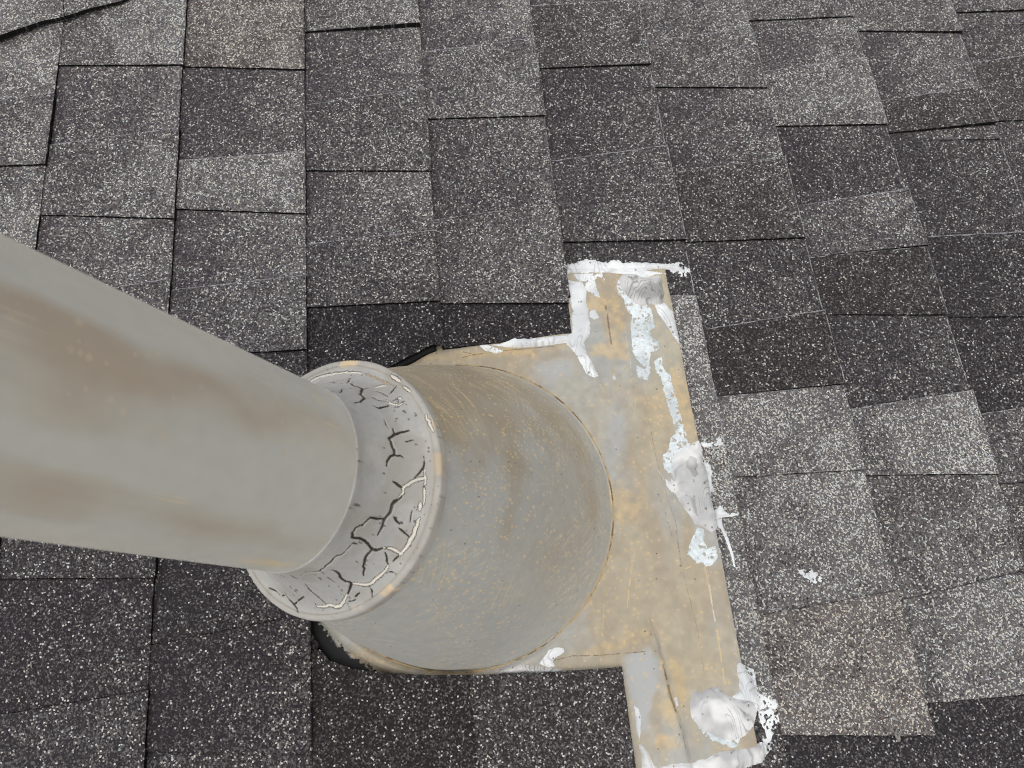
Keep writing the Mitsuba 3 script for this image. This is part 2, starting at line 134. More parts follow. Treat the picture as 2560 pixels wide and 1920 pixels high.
MARKS = [
    ([[0.0307, 0.2936], [0.0395, 0.2952], [0.0756, 0.2967], [0.1174, 0.2964]], 0.9, 0),
    ([[0.0315, 0.2989], [0.0414, 0.2955]], 0.7, 0),
    ([[0.085, 0.0172], [0.1001, 0.0192], [0.1232, 0.0175], [0.1566, 0.0168], [0.1699, 0.0162]], 0.9, 0),
    ([[0.1733, 0.0057], [0.1748, -0.0192], [0.1781, -0.0347], [0.1803, -0.0468], [0.1811, -0.0587]], 1.2, 2),
    ([[0.1742, 0.001], [0.1761, -0.0193], [0.1795, -0.0378]], 1.4, 0),
    ([[0.1721, 0.3348], [0.1723, 0.3198], [0.172, 0.3009], [0.1721, 0.2938]], 1.5, 0),
    ([[0.1955, 0.2202], [0.1967, 0.1819], [0.1985, 0.1595], [0.2044, 0.1193], [0.2026, 0.0881]], 0.6, 2),
    ([[0.1896, 0.1603], [0.1962, 0.1343], [0.1991, 0.1092]], 0.5, 2),
    ([[0.2032, 0.1124], [0.2031, 0.0813], [0.2053, 0.0542], [0.2075, 0.0279], [0.2068, -0.0038]], 0.6, 2),
    ([[0.194, 0.1765], [0.2003, 0.1593]], 0.7, 3),
    ([[0.2008, 0.0781], [0.2219, 0.0863], [0.2232, 0.076], [0.2233, 0.0525], [0.2237, 0.0328], [0.2228, 0.0009], [0.2222, -0.0146]], 1.3, 1),
    ([[0.2245, 0.0775], [0.2233, 0.0393], [0.2238, 0.0295]], 1.1, 3),
    ([[0.1892, 0.2523], [0.1818, 0.2137]], 0.6, 1),
    ([[0.1618, 0.0955], [0.1512, 0.0528]], 0.8, 1),
    ([[0.1655, 0.102], [0.1565, 0.0722]], 0.7, 1),
    ([[0.1342, 0.0677], [0.1273, 0.0324]], 0.6, 1),
    ([[0.1557, 0.2553], [0.1661, 0.2229]], 0.6, 1),
    ([[0.1618, 0.2448], [0.1674, 0.2189]], 0.5, 1),
    ([[0.1499, 0.2679], [0.1536, 0.2397]], 0.6, 1),
    ([[0.1684, 0.0446], [0.1714, 0.0249], [0.1759, 0.0118]], 0.5, 2),
    ([[0.187, 0.3271], [0.1872, 0.2768], [0.1855, 0.2527]], 0.5, 3),
    ([[0.261, 0.2103], [0.2625, 0.1872]], 0.6, 1),
    ([[0.258, 0.3294], [0.2566, 0.2997]], 0.5, 3),
    ([[0.1746, -0.0551], [0.1883, -0.0327]], 0.5, 3),
]
LITTER = [([[0.3579, -0.0612], [0.3541, -0.0663], [0.3569, -0.0711], [0.3569, -0.0675], [0.3623, -0.0629]], 0.0016, 'small grey withered plant bit on the joint below the brown tile'), ([[-0.3248, 0.056], [-0.3274, 0.0553], [-0.3277, 0.0527], [-0.326, 0.0504]], 0.0009, 'tiny pale curled fibre on the dark shingle at lower left')]
PIPE_STAINS = [(0.4346, -0.0041, 0.0321, 0.0092, 1.0), (0.3747, 0.0012, 0.0532, 0.0072, 0.9), (0.3029, 0.0064, 0.0473, 0.0072, 0.5), (0.449, 0.0072, 0.0281, 0.0055, 0.6), (0.4236, -0.0635, 0.02, 0.0075, 0.9), (0.3496, -0.0507, 0.0434, 0.0075, 0.45), (0.3247, -0.0612, 0.0463, 0.0057, 0.6), (0.4088, -0.0259, 0.0391, 0.0069, 0.3), (0.4087, -0.0862, 0.0302, 0.0129, -0.3), (0.4027, -0.0404, 0.0349, 0.0077, -0.6), (0.3206, -0.0323, 0.033, 0.0136, -0.5), (0.4012, 0.0267, 0.0508, 0.0056, -0.4)]
CRACKS = [
    ('D', 1.3, [[0.321, 0.5815], [0.255, 0.5805], [0.2129, 0.6561], [0.1396, 0.6391], [0.0947, 0.6197], [0.0501, 0.6196], [0.0325, 0.6627], [-0.0255, 0.7016], [-0.0654, 0.707]]),
    ('D', 1.3, [[0.2129, 0.6561], [0.2642, 0.5443], [0.2848, 0.4119]]),
    ('D', 0.8, [[0.0403, 0.6205], [0.0431, 0.5676], [0.0258, 0.5316]]),
    ('D', 0.6, [[0.4331, 0.6388], [0.3715, 0.641], [0.3235, 0.6249]]),
    ('D', 0.8, [[0.1749, 0.4856], [0.1896, 0.3972]]),
    ('D', 0.9, [[1.4164, 0.5258], [1.3128, 0.5902], [1.1987, 0.5944], [1.1711, 0.5251], [1.2273, 0.4156]]),
    ('D', 1.3, [[1.1497, 0.5522], [1.0368, 0.5838], [0.9295, 0.572], [0.8514, 0.6735], [0.7653, 0.6788], [0.7011, 0.7697], [0.6821, 0.8498]]),
    ('D', 0.8, [[0.9295, 0.572], [0.9115, 0.5011]]),
    ('D', 0.9, [[0.7653, 0.6788], [0.7434, 0.579], [0.6808, 0.547], [0.6514, 0.4774]]),
    ('D', 0.8, [[1.0384, 0.7574], [0.9078, 0.8802], [0.8736, 1.0]]),
    ('D', 0.8, [[1.0384, 0.7574], [1.0092, 0.6414]]),
    ('D', 1.2, [[0.6358, 0.6636], [0.5815, 0.6231], [0.596, 0.4907]]),
    ('D', 0.6, [[0.7007, 0.4389], [0.7546, 0.2884], [0.7664, 0.2276]]),
    ('D', 0.7, [[0.7084, 0.4185], [0.8006, 0.4629], [0.8495, 0.5174]]),
    ('W', 1.0, [[0.6638, 0.4682], [0.6171, 0.4634], [0.5644, 0.3836], [0.5773, 0.3104]]),
    ('W', 1.6, [[1.7926, 0.2501], [1.6624, 0.2558], [1.4832, 0.2932], [1.2734, 0.2989], [1.1718, 0.2908]]),
    ('W', 1.3, [[0.8831, 0.4403], [0.834, 0.3264]]),
    ('W', 1.2, [[0.6428, 0.3383], [0.6197, 0.317]]),
    ('D', 0.5, [[0.6337, 0.4248], [0.6428, 0.3383], [0.5674, 0.3182]]),
    ('D', 0.5, [[0.6428, 0.3383], [0.5537, 0.391]]),
    ('O', 0.9, [[1.137, 0.2894], [1.0116, 0.2979], [0.8646, 0.288], [0.7807, 0.2502]]),
    ('D', 0.8, [[0.0367, 0.3134], [-0.0225, 0.3137], [-0.0819, 0.3478], [-0.1545, 0.4195]]),
    ('W', 1.3, [[-0.0723, 0.3099], [-0.1456, 0.3018], [-0.1477, 0.3348], [-0.1715, 0.4179], [-0.2126, 0.4776], [-0.2457, 0.5257], [-0.2888, 0.5174], [-0.3581, 0.5538]]),
    ('W', 1.0, [[-0.1456, 0.3018], [-0.2423, 0.3003], [-0.3525, 0.2821]]),
    ('D', 1.2, [[-0.2069, 0.6308], [-0.227, 0.5815], [-0.2457, 0.5257]]),
    ('D', 1.4, [[-0.3581, 0.5538], [-0.3922, 0.5864], [-0.4398, 0.5923], [-0.4781, 0.5998]]),
    ('W', 1.3, [[0.367, 0.097], [0.2848, 0.0994], [0.2202, 0.0792]]),
    ('W', 1.6, [[-0.342, 0.3213], [-0.3979, 0.3141]]),
    ('W', 1.8, [[0.8675, 0.1181], [0.758, 0.1103]]),
    ('W', 1.3, [[0.7043, 0.144], [0.6199, 0.1114]]),
    ('D', 1.4, [[-0.3171, 0.5217], [-0.3589, 0.5536], [-0.3844, 0.5887], [-0.432, 0.5949], [-0.4884, 0.5959], [-0.5533, 0.6225], [-0.6193, 0.6134], [-0.7129, 0.6179]]),
    ('D', 1.0, [[-0.5533, 0.6225], [-0.5729, 0.688], [-0.5789, 0.7593], [-0.6805, 0.7968]]),
    ('D', 1.3, [[-0.6588, 0.7966], [-0.7207, 0.8491], [-0.7801, 0.8549], [-0.8194, 0.8337], [-0.8054, 0.7399], [-0.8196, 0.6642], [-0.852, 0.5847], [-0.9165, 0.5956], [-0.9826, 0.5783], [-1.042, 0.5438], [-1.1141, 0.463]]),
    ('D', 1.5, [[-0.852, 0.5847], [-0.8441, 0.5429], [-0.8037, 0.5012]]),
    ('W', 1.3, [[-0.7996, 0.5042], [-0.7727, 0.428], [-0.7722, 0.3557], [-0.7705, 0.2944]]),
    ('W', 1.5, [[-0.4593, 0.2877], [-0.5827, 0.2806], [-0.6384, 0.2949], [-0.7202, 0.2976], [-0.7932, 0.3144]]),
    ('D', 0.8, [[-0.7932, 0.3144], [-0.8614, 0.3308]]),
    ('W', 1.4, [[-0.9128, 0.3468], [-0.9995, 0.3381], [-1.1058, 0.3421], [-1.1635, 0.3581], [-1.2146, 0.4306], [-1.2552, 0.4714]]),
    ('D', 1.3, [[-1.2586, 0.7499], [-1.2478, 0.6812], [-1.2775, 0.6088], [-1.2797, 0.5324], [-1.2552, 0.4714], [-1.3171, 0.4184], [-1.3769, 0.3774]]),
    ('W', 1.5, [[-1.3769, 0.3774], [-1.4475, 0.3085], [-1.492, 0.2726], [-1.5431, 0.2759], [-1.5746, 0.3091], [-1.6296, 0.3041], [-1.7277, 0.3005]]),
    ('D', 1.1, [[-1.6647, 0.6934], [-1.6926, 0.5789], [-1.6725, 0.4858], [-1.6492, 0.415], [-1.6217, 0.3259]]),
    ('D', 0.9, [[-0.8593, 0.7839], [-0.9277, 0.7952], [-1.029, 0.8038], [-1.062, 0.8362], [-1.142, 0.8341], [-1.2339, 0.8324], [-1.3559, 0.8149], [-1.4487, 0.8834], [-1.5759, 0.8617]]),
    ('D', 0.8, [[-0.8765, 0.795], [-0.8674, 0.7456]]),
    ('D', 0.5, [[-1.3422, 0.8019], [-1.3658, 0.6842], [-1.3631, 0.5834]]),
    ('D', 0.6, [[-2.3136, 0.4791], [-2.1656, 0.5217], [-2.0664, 0.4671], [-1.957, 0.3896]]),
    ('D', 0.7, [[-2.32, 0.2314], [-2.2273, 0.2865], [-2.17, 0.2718]]),
    ('D', 1.0, [[-2.1019, 0.4207], [-2.0762, 0.3188], [-1.9914, 0.244], [-1.9288, 0.1237]]),
    ('D', 1.0, [[-1.9914, 0.244], [-1.9168, 0.3585], [-1.8288, 0.4373]]),
    ('D', 0.7, [[-2.1438, 0.2795], [-2.1016, 0.3249]]),
    ('D', 0.8, [[-0.8278, 0.4589], [-0.8657, 0.402], [-0.9032, 0.3494]]),
    ('D', 0.9, [[-0.5884, 0.4517], [-0.6049, 0.3849], [-0.6234, 0.3176]]),
    ('D', 1.0, [[-0.5122, 0.5432], [-0.5536, 0.4582]]),
    ('D', 0.6, [[-0.4209, 0.3814], [-0.5113, 0.3662]]),
    ('D', 0.8, [[-1.1579, 0.3353], [-1.1694, 0.2598], [-1.1993, 0.1691]]),
    ('D', 0.6, [[-1.5315, 0.2802], [-1.5422, 0.1445]]),
    ('D', 0.6, [[-1.4269, 0.2812], [-1.4211, 0.1554]]),
    ('D', 0.6, [[-0.9786, 0.305], [-0.9393, 0.274], [-0.9279, 0.1814]]),
    ('D', 0.9, [[-1.2653, 0.3266], [-1.324, 0.3102]]),
    ('D', 0.8, [[-1.4022, 0.2912], [-1.3343, 0.2764]]),
]



def line_u(k):
    return U0 + EXP * k


C4, C5 = line_u(4), line_u(5)
rng = np.random.default_rng(11)


def sstep(a, b, x):
    t = np.clip((np.asarray(x, float) - a) / (b - a), 0, 1)
    return t * t * (3 - 2 * t)


def nz(u, v, f, seed=0, octaves=1):
    p = np.stack([np.asarray(u, float) * f, np.asarray(v, float) * f, np.full(np.shape(u), 3.7)], -1)
    return meshkit.fbm(p, octaves, seed) if octaves > 1 else meshkit.noise(p, seed)


def seg_dist(P, line):
    """(distance of the points P (n, 2 or 3) to the polyline, side of the nearest piece for 2-D)."""
    best, side = np.full(len(P), 9.0), np.zeros(len(P))
    L = np.asarray(line, float)
    for a, b in zip(L[:-1], L[1:]):
        d = b - a
        t = np.clip(((P - a) @ d) / max(d @ d, 1e-12), 0, 1)
        q = P - a - t[:, None] * d
        r = np.linalg.norm(q, axis=1)
        if P.shape[1] == 2:
            side = np.where(r < best, np.sign(d[0] * (P[:, 1] - a[1]) - d[1] * (P[:, 0] - a[0])), side)
        best = np.minimum(best, r)
    return best, side


def signed_inside(P, poly):
    """Distance to the polygon's outline, positive inside."""
    ring = np.asarray(list(poly) + [poly[0]], float)
    d = seg_dist(P, ring)[0]
    return np.where(shapely.contains_xy(Polygon(poly), P[:, 0], P[:, 1]), d, -d)


def add(key, vf, bsdf, smooth=False, uv=None, **lab):
    v, f = vf
    scene[key] = mikit.ply((world(v), f), bsdf, smooth=smooth, uv=uv)
    if lab:
        labels[key] = lab


used = {}


def numbered(key):
    used[key] = used.get(key, -1) + 1
    return key if used[key] == 0 else f'{key}_{used[key]:03d}'


def grid_faces(nr, nc, wrap=False):
    i, j = np.meshgrid(np.arange(nr - 1), np.arange(nc if wrap else nc - 1), indexing='ij')
    a = (i * nc + j).ravel()
    b = (i * nc + (j + 1) % nc).ravel()
    return np.vstack([np.stack([a, b, b + nc], 1), np.stack([a, b + nc, a + nc], 1)])


# ------------------------------------------------------------------ materials
def local(p):
    """World position -> (u, v, w) of the roof."""
    x, y, z = p.x, p.y, p.z - LIFT
    a = [[float(c) for c in r] for r in AX]
    return [x * r[0] + y * r[1] + z * r[2] for r in a]


def facing(n):
    a = [float(c) for c in AX[2]]
    return n.x * a[0] + n.y * a[1] + n.z * a[2]


def granule_cells(u, v, f):
    wu = u + 0.0006 * (noise(u * 900, v * 900, 1.5) - 0.5)
    wv = v + 0.0006 * (noise(u * 900, v * 900, 7.5) - 0.5)
    return voronoi(wu * f, wv * f)


def frac(x):
    return x - dr.floor(x)


def shingle_color(p, n, uv):
    """Small crushed stones of mixed greys with pale ones among them; uv.x names the blend (level + 16 * hue), uv.y how rubbed the edge is."""
    u, v, w = local(p)
    tone = dr.floor(uv.x + 0.01)
    hue = dr.floor(tone / 16)
    level = tone - 16 * hue
    f1, f2, r = granule_cells(u, v, 780.0)
    g1, g2, q = granule_cells(u + 1.7, v + 0.3, 520.0)
    r2, r3, q2 = frac(r * 61.7), frac(r * 917.3), frac(q * 93.1)
    patch = fbm(u * 17 + hue * 3.1 + level * 1.7, v * 17 + tone * 0.37, 2.0, 3)
    lot = smoothstep(0.25, 0.75, 0.5 * patch + 0.5 * fbm(u * 60, v * 60, 5.0, 2))
    across = frac((u - U0) / EXP)                        # each piece pales towards its lower edge
    band = dr.select((hue > 0.5) & (hue < 1.5), 0.45 + 1.1 * across, 0.75 + 0.5 * across)
    speck = (0.016 + 0.0017 * level * level + 0.018 * level) * (0.55 + 0.9 * lot) * band
    greys = (0.28 + 0.052 * level) * (0.8 + 0.4 * lot) * (0.5 + 0.5 * band)
    low = dr.minimum(level, 4)
    dark = 0.021 + 0.0066 * low + (0.026 + 0.003 * level) * r2 * r2
    base = mi.Color3f(dark * 1.05, dark * 0.955, dark * 1.06)
    base = mix(base, mi.Color3f(dark * 1.15, dark * 0.97, dark * 0.97), dr.select(hue > 1.5, 0.7, 0.0))
    base = mix(base, mi.Color3f(dark * 1.12, dark * 0.95, dark * 1.10), dr.select((hue > 0.5) & (hue < 1.5), 0.8, 0.0))
    mid = mi.Color3f(0.046 + 0.014 * low + 0.10 * r2) * mix(mi.Color3f(1.0, 0.975, 1.01), mi.Color3f(1.08, 0.97, 0.95), r3)
    pale = mi.Color3f(0.30 + 0.40 * r2) * mix(mi.Color3f(1.0, 0.95, 0.85), mi.Color3f(0.94, 0.99, 1.0), smoothstep(0.40, 0.70, r3))
    is_pale = r > 1 - speck
    is_mid = (r > 1 - speck - greys) & ~is_pale
    c = dr.select(is_pale, pale, dr.select(is_mid, mid, base))
    big = (q > 1 - 0.024 - 0.034 * lot) & (g1 < 0.22 + 0.22 * q2)
    c = dr.select(big, mi.Color3f(0.36 + 0.34 * q2) * mi.Color3f(1.0, 0.965, 0.90), c)
    c = dr.select(hue > 2.5, c * mi.Color3f(1.045, 0.995, 0.96), c)
    c = mix(mi.Color3f(0.014), c, smoothstep(0.01, 0.16, f2 - f1))
    # rubbed edges bare the pale filler; cut edges are asphalt
    worn = smoothstep(0.62, 0.95, uv.y + 0.8 * (noise(u * 260, v * 260, 5.0) - 0.5) + 0.35 * (noise(u * 40, v * 40, 8.0) - 0.5))
    c = mix(c, mi.Color3f(0.29, 0.29, 0.31) * (0.6 + 0.8 * r3), worn)
    return dr.select(facing(n) < 0.5, mi.Color3f(dr.select(r > 0.9, 0.06, 0.010)), c)


def shingle_height(p, n, uv):
    u, v, w = local(p)
    f1, f2, r = granule_cells(u, v, 780.0)
    return dr.select(facing(n) < 0.5, 0.0, (1 - smoothstep(0.0, 0.75, f1)) * (0.5 + r))


scene['shingle_mat'] = {'type': 'bumpmap', 'map': mikit.proc(shingle_height, eps=2e-4), 'scale': 0.0003,
                        'bsdf': {'type': 'principled', 'base_color': mikit.proc(shingle_color), 'roughness': 0.8, 'specular': 0.06}}


def stains(u, v):
    s = mi.Float(0)
    for cu, cv, ru, rv, wt in STAINS:
        s += wt * dr.exp(-(dr.square((u - cu) / (ru * 1.15)) + dr.square((v - cv) / (rv * 1.15))))
    return s


def seg_mask(u, v, pts, width, wob):
    d = mi.Float(9)
    for (ax, ay), (bx, by) in zip(pts[:-1], pts[1:]):
        dx, dy = bx - ax, by - ay
        t = dr.clip(((u - ax) * dx + (v - ay) * dy) / (dx * dx + dy * dy + 1e-12), 0, 1)
        d = dr.minimum(d, dr.sqrt(dr.square(u - ax - t * dx) + dr.square(v - ay - t * dy)))
    return 1 - smoothstep(width * 0.35, width * 0.75, d + wob)


GREY = mi.Color3f(0.345, 0.345, 0.325)
TAUPE = mi.Color3f(0.315, 0.270, 0.205)
OCHRE = mi.Color3f(0.56, 0.405, 0.20)


def specks(u, v, size, share):
    """Round fly-speck dots, a share of the cells filled."""
    f1, f2, r = voronoi(u / size, v / size)
    r2 = r * 47.3 - dr.floor(r * 47.3)
    return dr.select(r < share, 1 - smoothstep(0.12 + 0.22 * r2, 0.24 + 0.26 * r2, f1), 0.0)


def flange_color(p, n, uv):
    u, v, w = local(p)
    big, fine = fbm(u * 14, v * 14, 1.0, 4), fbm(u * 160, v * 160, 2.0, 3)
    run = fbm(u * 70, v * 9, 3.0, 3)                     # rain runs along the sheet
    right = smoothstep(0.10, 0.19, u)
    c = mix(GREY * 1.10, TAUPE * 1.22, smoothstep(0.36, 0.60, 0.6 * big + 0.4 * run + 0.05 * right))
    c = mix(c, mi.Color3f(0.44, 0.39, 0.285), 0.55 * smoothstep(0.44, 0.66, fbm(u * 38 + 7, v * 13, 8.0, 4)) * (0.35 + 0.65 * right))
    c = c * (0.86 + 0.28 * fine)
    s = stains(u + 0.006 * (fbm(u * 60, v * 60, 9.0, 2) - 0.5), v + 0.012 * (fbm(u * 45, v * 45, 6.0, 2) - 0.5))
    o = smoothstep(0.15, 1.0, s * (0.35 + 1.3 * fine) + 0.7 * (big - 0.5))
    c = mix(c, OCHRE * (0.8 + 0.4 * fine), 0.52 * o)
    c = mix(c, mi.Color3f(0.40, 0.405, 0.40) * (0.9 + 0.2 * run), smoothstep(0.25, 1.1, -s * (0.6 + 0.8 * fine)))
    c = mix(c, OCHRE * 1.15, 0.35 * specks(u, v, 0.0045, 0.16) * smoothstep(0.40, 0.65, big) * (0.4 + fine))
    c = mix(c, OCHRE * 1.15, 0.5 * specks(u + 3, v, 0.0032, 0.16) * smoothstep(0.4, 0.6, fine))
    c = mix(c, mi.Color3f(0.16, 0.17, 0.18), 0.0 * fine)
    c = mix(c, mi.Color3f(0.10, 0.08, 0.06), 0.7 * specks(u, v + 5, 0.003, 0.007))
    wob = 0.0006 * (noise(u * 700, v * 700, 2.2) - 0.3)
    tint = (mi.Color3f(0.16, 0.085, 0.035), OCHRE * 1.2, mi.Color3f(0.09, 0.075, 0.06), mi.Color3f(0.62, 0.60, 0.55))
    for pts, wd, kd in MARKS:
        c = mix(c, tint[kd], (0.7, 0.6, 0.42, 0.6)[kd] * seg_mask(u, v, pts, wd * 0.001, wob) * smoothstep(0.2, 0.45, noise(u * 240, v * 240, 1.1)))
    # plastic that stayed covered kept its black; the weathered skin ends in a ragged front
    du, dv = u - CONE_U, v - CONE_V
    rho = dr.sqrt(du * du + dv * dv)
    toward = (-du - dv) * 0.7071 / dr.maximum(rho, 1e-4)
    front = rho - CONE_R - 0.0085 + 0.007 * (fbm(u * 420, v * 420, 4.0, 3) - 0.5)
    return mix(c, mi.Color3f(0.008, 0.009, 0.011), smoothstep(0.89, 0.93, toward) * smoothstep(0.004, 0.0068, front))


scene['flange_mat'] = {'type': 'principled', 'base_color': mikit.proc(flange_color), 'roughness': 0.42, 'specular': 0.25}


def cone_color(p, n, uv):
    u, v, w = local(p)
    h, th = uv.x, uv.y                                   # from the foot (0) to the collar (1), and the angle
    dv = v - CONE_V
    H, A = h * 0.19, th * 0.115
    big = fbm(u * 13 + 4, v * 13, w * 13, 3)
    fine = fbm(u * 190, v * 190, w * 190, 2)
    wash = fbm(u * 24 + 2, v * 24, w * 24 + 5, 3)
    brown = smoothstep(-0.05, 0.06, dv + 0.22 * (wash - 0.5)) * smoothstep(0.0, 0.16, h + 0.2 * (big - 0.5))
    brown = dr.maximum(brown, dr.exp(-dr.square((th + 0.30) / 0.50) - dr.square((h - 0.36) / 0.20)) * (0.35 + 1.1 * wash))
    c = mix(GREY * 1.14, TAUPE * 1.10, dr.minimum(brown, 1) * (0.6 + 0.5 * smoothstep(0.3, 0.62, big)))
    # combed scratches that run round the cone, in bundles
    skew = H + 0.010 * (noise(A * 9, 2.0, 1.0) - 0.5) + 0.05 * A
    bundle = (0.15 + 0.85 * noise(H * 300, A * 12, 3.0)) * smoothstep(0.50, 0.72, noise(H * 34, A * 19, 6.0)) * smoothstep(-0.02, 0.04, dv)
    comb = smoothstep(0.60, 0.78, noise(skew * 1500, A * 26, 2.0)) * bundle
    skew2 = H - 0.35 * A
    comb2 = smoothstep(0.66, 0.82, noise(skew2 * 1300, A * 30, 8.0)) * smoothstep(0.62, 0.76, noise(H * 30 + 9, A * 22, 2.0))
    c = mix(c, mi.Color3f(0.60, 0.48, 0.28), 0.62 * dr.maximum(comb, 0.7 * comb2))
    dots = specks(H, A, 0.0036, 0.16) * smoothstep(0.30, 0.55, noise(u * 28, v * 28, 6.6))
    dots2 = specks(H + 3, A, 0.0021, 0.18) * smoothstep(0.40, 0.62, noise(u * 34, v * 34, 1.6))
    c = mix(c, OCHRE * 1.35, 0.55 * dr.maximum(0.8 * dots, dots2))
    nick = smoothstep(0.74, 0.86, noise((H * 0.8 + A * 0.6) * 1500, (A * 0.8 - H * 0.6) * 90, 4.0)) * smoothstep(0.55, 0.75, noise(H * 26, A * 26 + 4, 9.0))
    c = mix(c, mi.Color3f(0.58, 0.53, 0.43), 0.5 * nick)
    c = mix(c, mi.Color3f(0.09), 0.6 * specks(H + 7, A, 0.003, 0.008))
    return c * (0.93 + 0.14 * fine)


scene['cone_mat'] = {'type': 'principled', 'base_color': mikit.proc(cone_color), 'roughness': 0.40, 'specular': 0.4}


def collar_color(p, n, uv):
    u, v, w = local(p)
    big, fine = fbm(u * 22, v * 22, w * 22, 3), noise(u * 420, v * 420, w * 420)
    c = mix(mi.Color3f(0.355, 0.35, 0.338), mi.Color3f(0.45, 0.44, 0.415), smoothstep(0.3, 0.7, big)) * (0.94 + 0.12 * fine)
    c = mix(c, mi.Color3f(0.05, 0.045, 0.045), 0.85 * specks(u + 0.5 * w, v, 0.0022, 0.08) * smoothstep(0.48, 0.62, noise(u * 60, v * 60, w * 60 + 3)))
    rim = uv.y - dr.floor(uv.y)                          # the fraction says how near the outer rim is
    c = mix(c, mi.Color3f(0.40, 0.375, 0.335), smoothstep(0.30, 0.62, rim) * (0.35 + 0.5 * big))
    c = mix(c, mi.Color3f(0.62, 0.49, 0.33), smoothstep(0.60, 0.72, fbm(u * 70, v * 70, w * 70, 3)) * smoothstep(0.45, 0.7, rim))
    k = dr.floor(uv.x + 0.001)
    a = uv.x - k
    c = mix(c, mi.Color3f(0.29, 0.265, 0.23), 0.45 * smoothstep(0.48, 0.68, fbm(u * 48 + 3, v * 48, w * 48, 3)))
    c = mix(c, mi.Color3f(0.05, 0.04, 0.032), dr.select(k > 0.5, smoothstep(0.02, 0.2, a), 0.0))
    return mix(c, dr.select(k > 1.5, mi.Color3f(0.46, 0.33, 0.20), dr.select(k > 0.5, mi.Color3f(0.66, 0.62, 0.55), mi.Color3f(0.035, 0.024, 0.018))), smoothstep(0.25, 0.6, a))


scene['collar_mat'] = {'type': 'principled', 'base_color': mikit.proc(collar_color), 'roughness': 0.42, 'specular': 0.4}


def pipe_color(p, n, uv):
    q = local(p)
    q = [a - float(b) for a, b in zip(q, BASE)]
    t = sum(a * float(b) for a, b in zip(q, AXIS))
    x, y = sum(a * float(b) for a, b in zip(q, E1)), sum(a * float(b) for a, b in zip(q, E2))
    th = dr.atan2(y, x)
    arc = th * PIPE_R
    big = fbm(t * 13 + 2.2, x * 14, y * 14, 3)
    fine = fbm(t * 120, x * 120, y * 120, 2)
    s = mi.Float(0)
    wt, wa = t + 0.02 * (noise(t * 30, arc * 30, 3.0) - 0.5), arc + 0.014 * (noise(t * 30, arc * 40, 6.0) - 0.5)
    for ct, ca, rt, ra, k in PIPE_STAINS:
        s += k * dr.exp(-dr.square((wt - ct) / (1.5 * rt)) - dr.square((wa - ca) / (1.7 * ra)))
    streak = fbm(t * 12, arc * 160, 4.0, 3)
    c = mix(mi.Color3f(0.505, 0.500, 0.452), mi.Color3f(0.425, 0.36, 0.283), smoothstep(-0.25, 1.3, s * (0.75 + 0.5 * big) + 0.9 * (big - 0.45) + 0.35 * (streak - 0.5)))
    c = mix(c, mi.Color3f(0.60, 0.54, 0.45), 0.30 * smoothstep(0.5, 0.75, noise(t * 5, x * 22, y * 22)))
    c = mix(c, mi.Color3f(0.56, 0.47, 0.34), 0.55 * specks(t, arc, 0.0042, 0.13) * smoothstep(0.3, 0.6, noise(t * 20, arc * 20, 2.0)))
    scuff = smoothstep(0.66, 0.8, noise(t * 30, arc * 900, 1.0)) * smoothstep(0.72, 0.9, noise(t * 22 + 3, arc * 40, 5.0))
    scuff2 = dr.exp(-dr.square((t - 0.266) / 0.016) - dr.square((th + 1.42) / 0.075)) * (0.4 + 1.0 * noise(t * 100, arc * 900, 2.0))
    c = mix(c, mi.Color3f(0.66, 0.53, 0.33), dr.clip(0.6 * scuff + scuff2, 0, 0.9))
    hair = smoothstep(0.72, 0.86, noise(t * 24, arc * 1400, 9.0)) * smoothstep(0.5, 0.7, noise(t * 14, arc * 40, 7.0))
    c = mix(c, mi.Color3f(0.60, 0.56, 0.48), 0.35 * hair)
    return c * (0.96 + 0.08 * fine)


scene['pipe_mat'] = {'type': 'principled', 'base_color': mikit.proc(pipe_color), 'roughness': 0.38, 'specular': 0.5}


def sealant(lo, hi, f, vein, film=False):
    def color(p, n, uv):
        u, v, w = local(p)
        body = fbm(u * 55, v * 55, 2.0, 3)
        c = mix(mi.Color3f(lo), mi.Color3f(hi), smoothstep(0.30, 0.70, body))
        if film:
            crust = fbm(u * 330, v * 330, 2.0, 3)
            c = c * (0.82 + 0.36 * fbm(u * 500, v * 500, 6.0, 2))
            return mix(c, mi.Color3f(0.40, 0.39, 0.35), smoothstep(0.58, 0.72, crust))
        # smeared by a finger: thin dark streaks folded along with the warp
        a = u + 0.016 * (noise(u * 42, v * 42, 1.0) - 0.5)
        b = v + 0.016 * (noise(u * 42, v * 42, 5.0) - 0.5)
        a, b = a + 0.007 * (noise(a * 120, b * 120, 2.0) - 0.5), b + 0.007 * (noise(a * 120, b * 120, 9.0) - 0.5)
        g = fbm(a * f, b * f * 0.45, 3.0, 2)
        line = dr.power(0.5 + 0.5 * dr.sin(g * 75), 7) * smoothstep(0.35, 0.62, noise(u * 75, v * 75, 4.0))
        c = mix(c, mi.Color3f(lo) * 0.45, vein * line)
        return mix(c, mi.Color3f(0.10, 0.09, 0.08), 0.7 * specks(u, v, 0.0028, 0.035))
    return {'type': 'principled', 'base_color': mikit.proc(color), 'roughness': 0.5, 'specular': 0.4}


scene['sealant_white_mat'] = sealant((0.60, 0.62, 0.64), (0.79, 0.81, 0.82), 60, 0.45)
scene['sealant_grey_mat'] = sealant((0.33, 0.325, 0.32), (0.58, 0.575, 0.57), 60, 0.7)
scene['sealant_pale_mat'] = sealant((0.46, 0.46, 0.465), (0.74, 0.74, 0.74), 50, 0.6)
scene['sealant_blue_mat'] = sealant((0.52, 0.575, 0.60), (0.68, 0.735, 0.76), 60, 0, film=True)


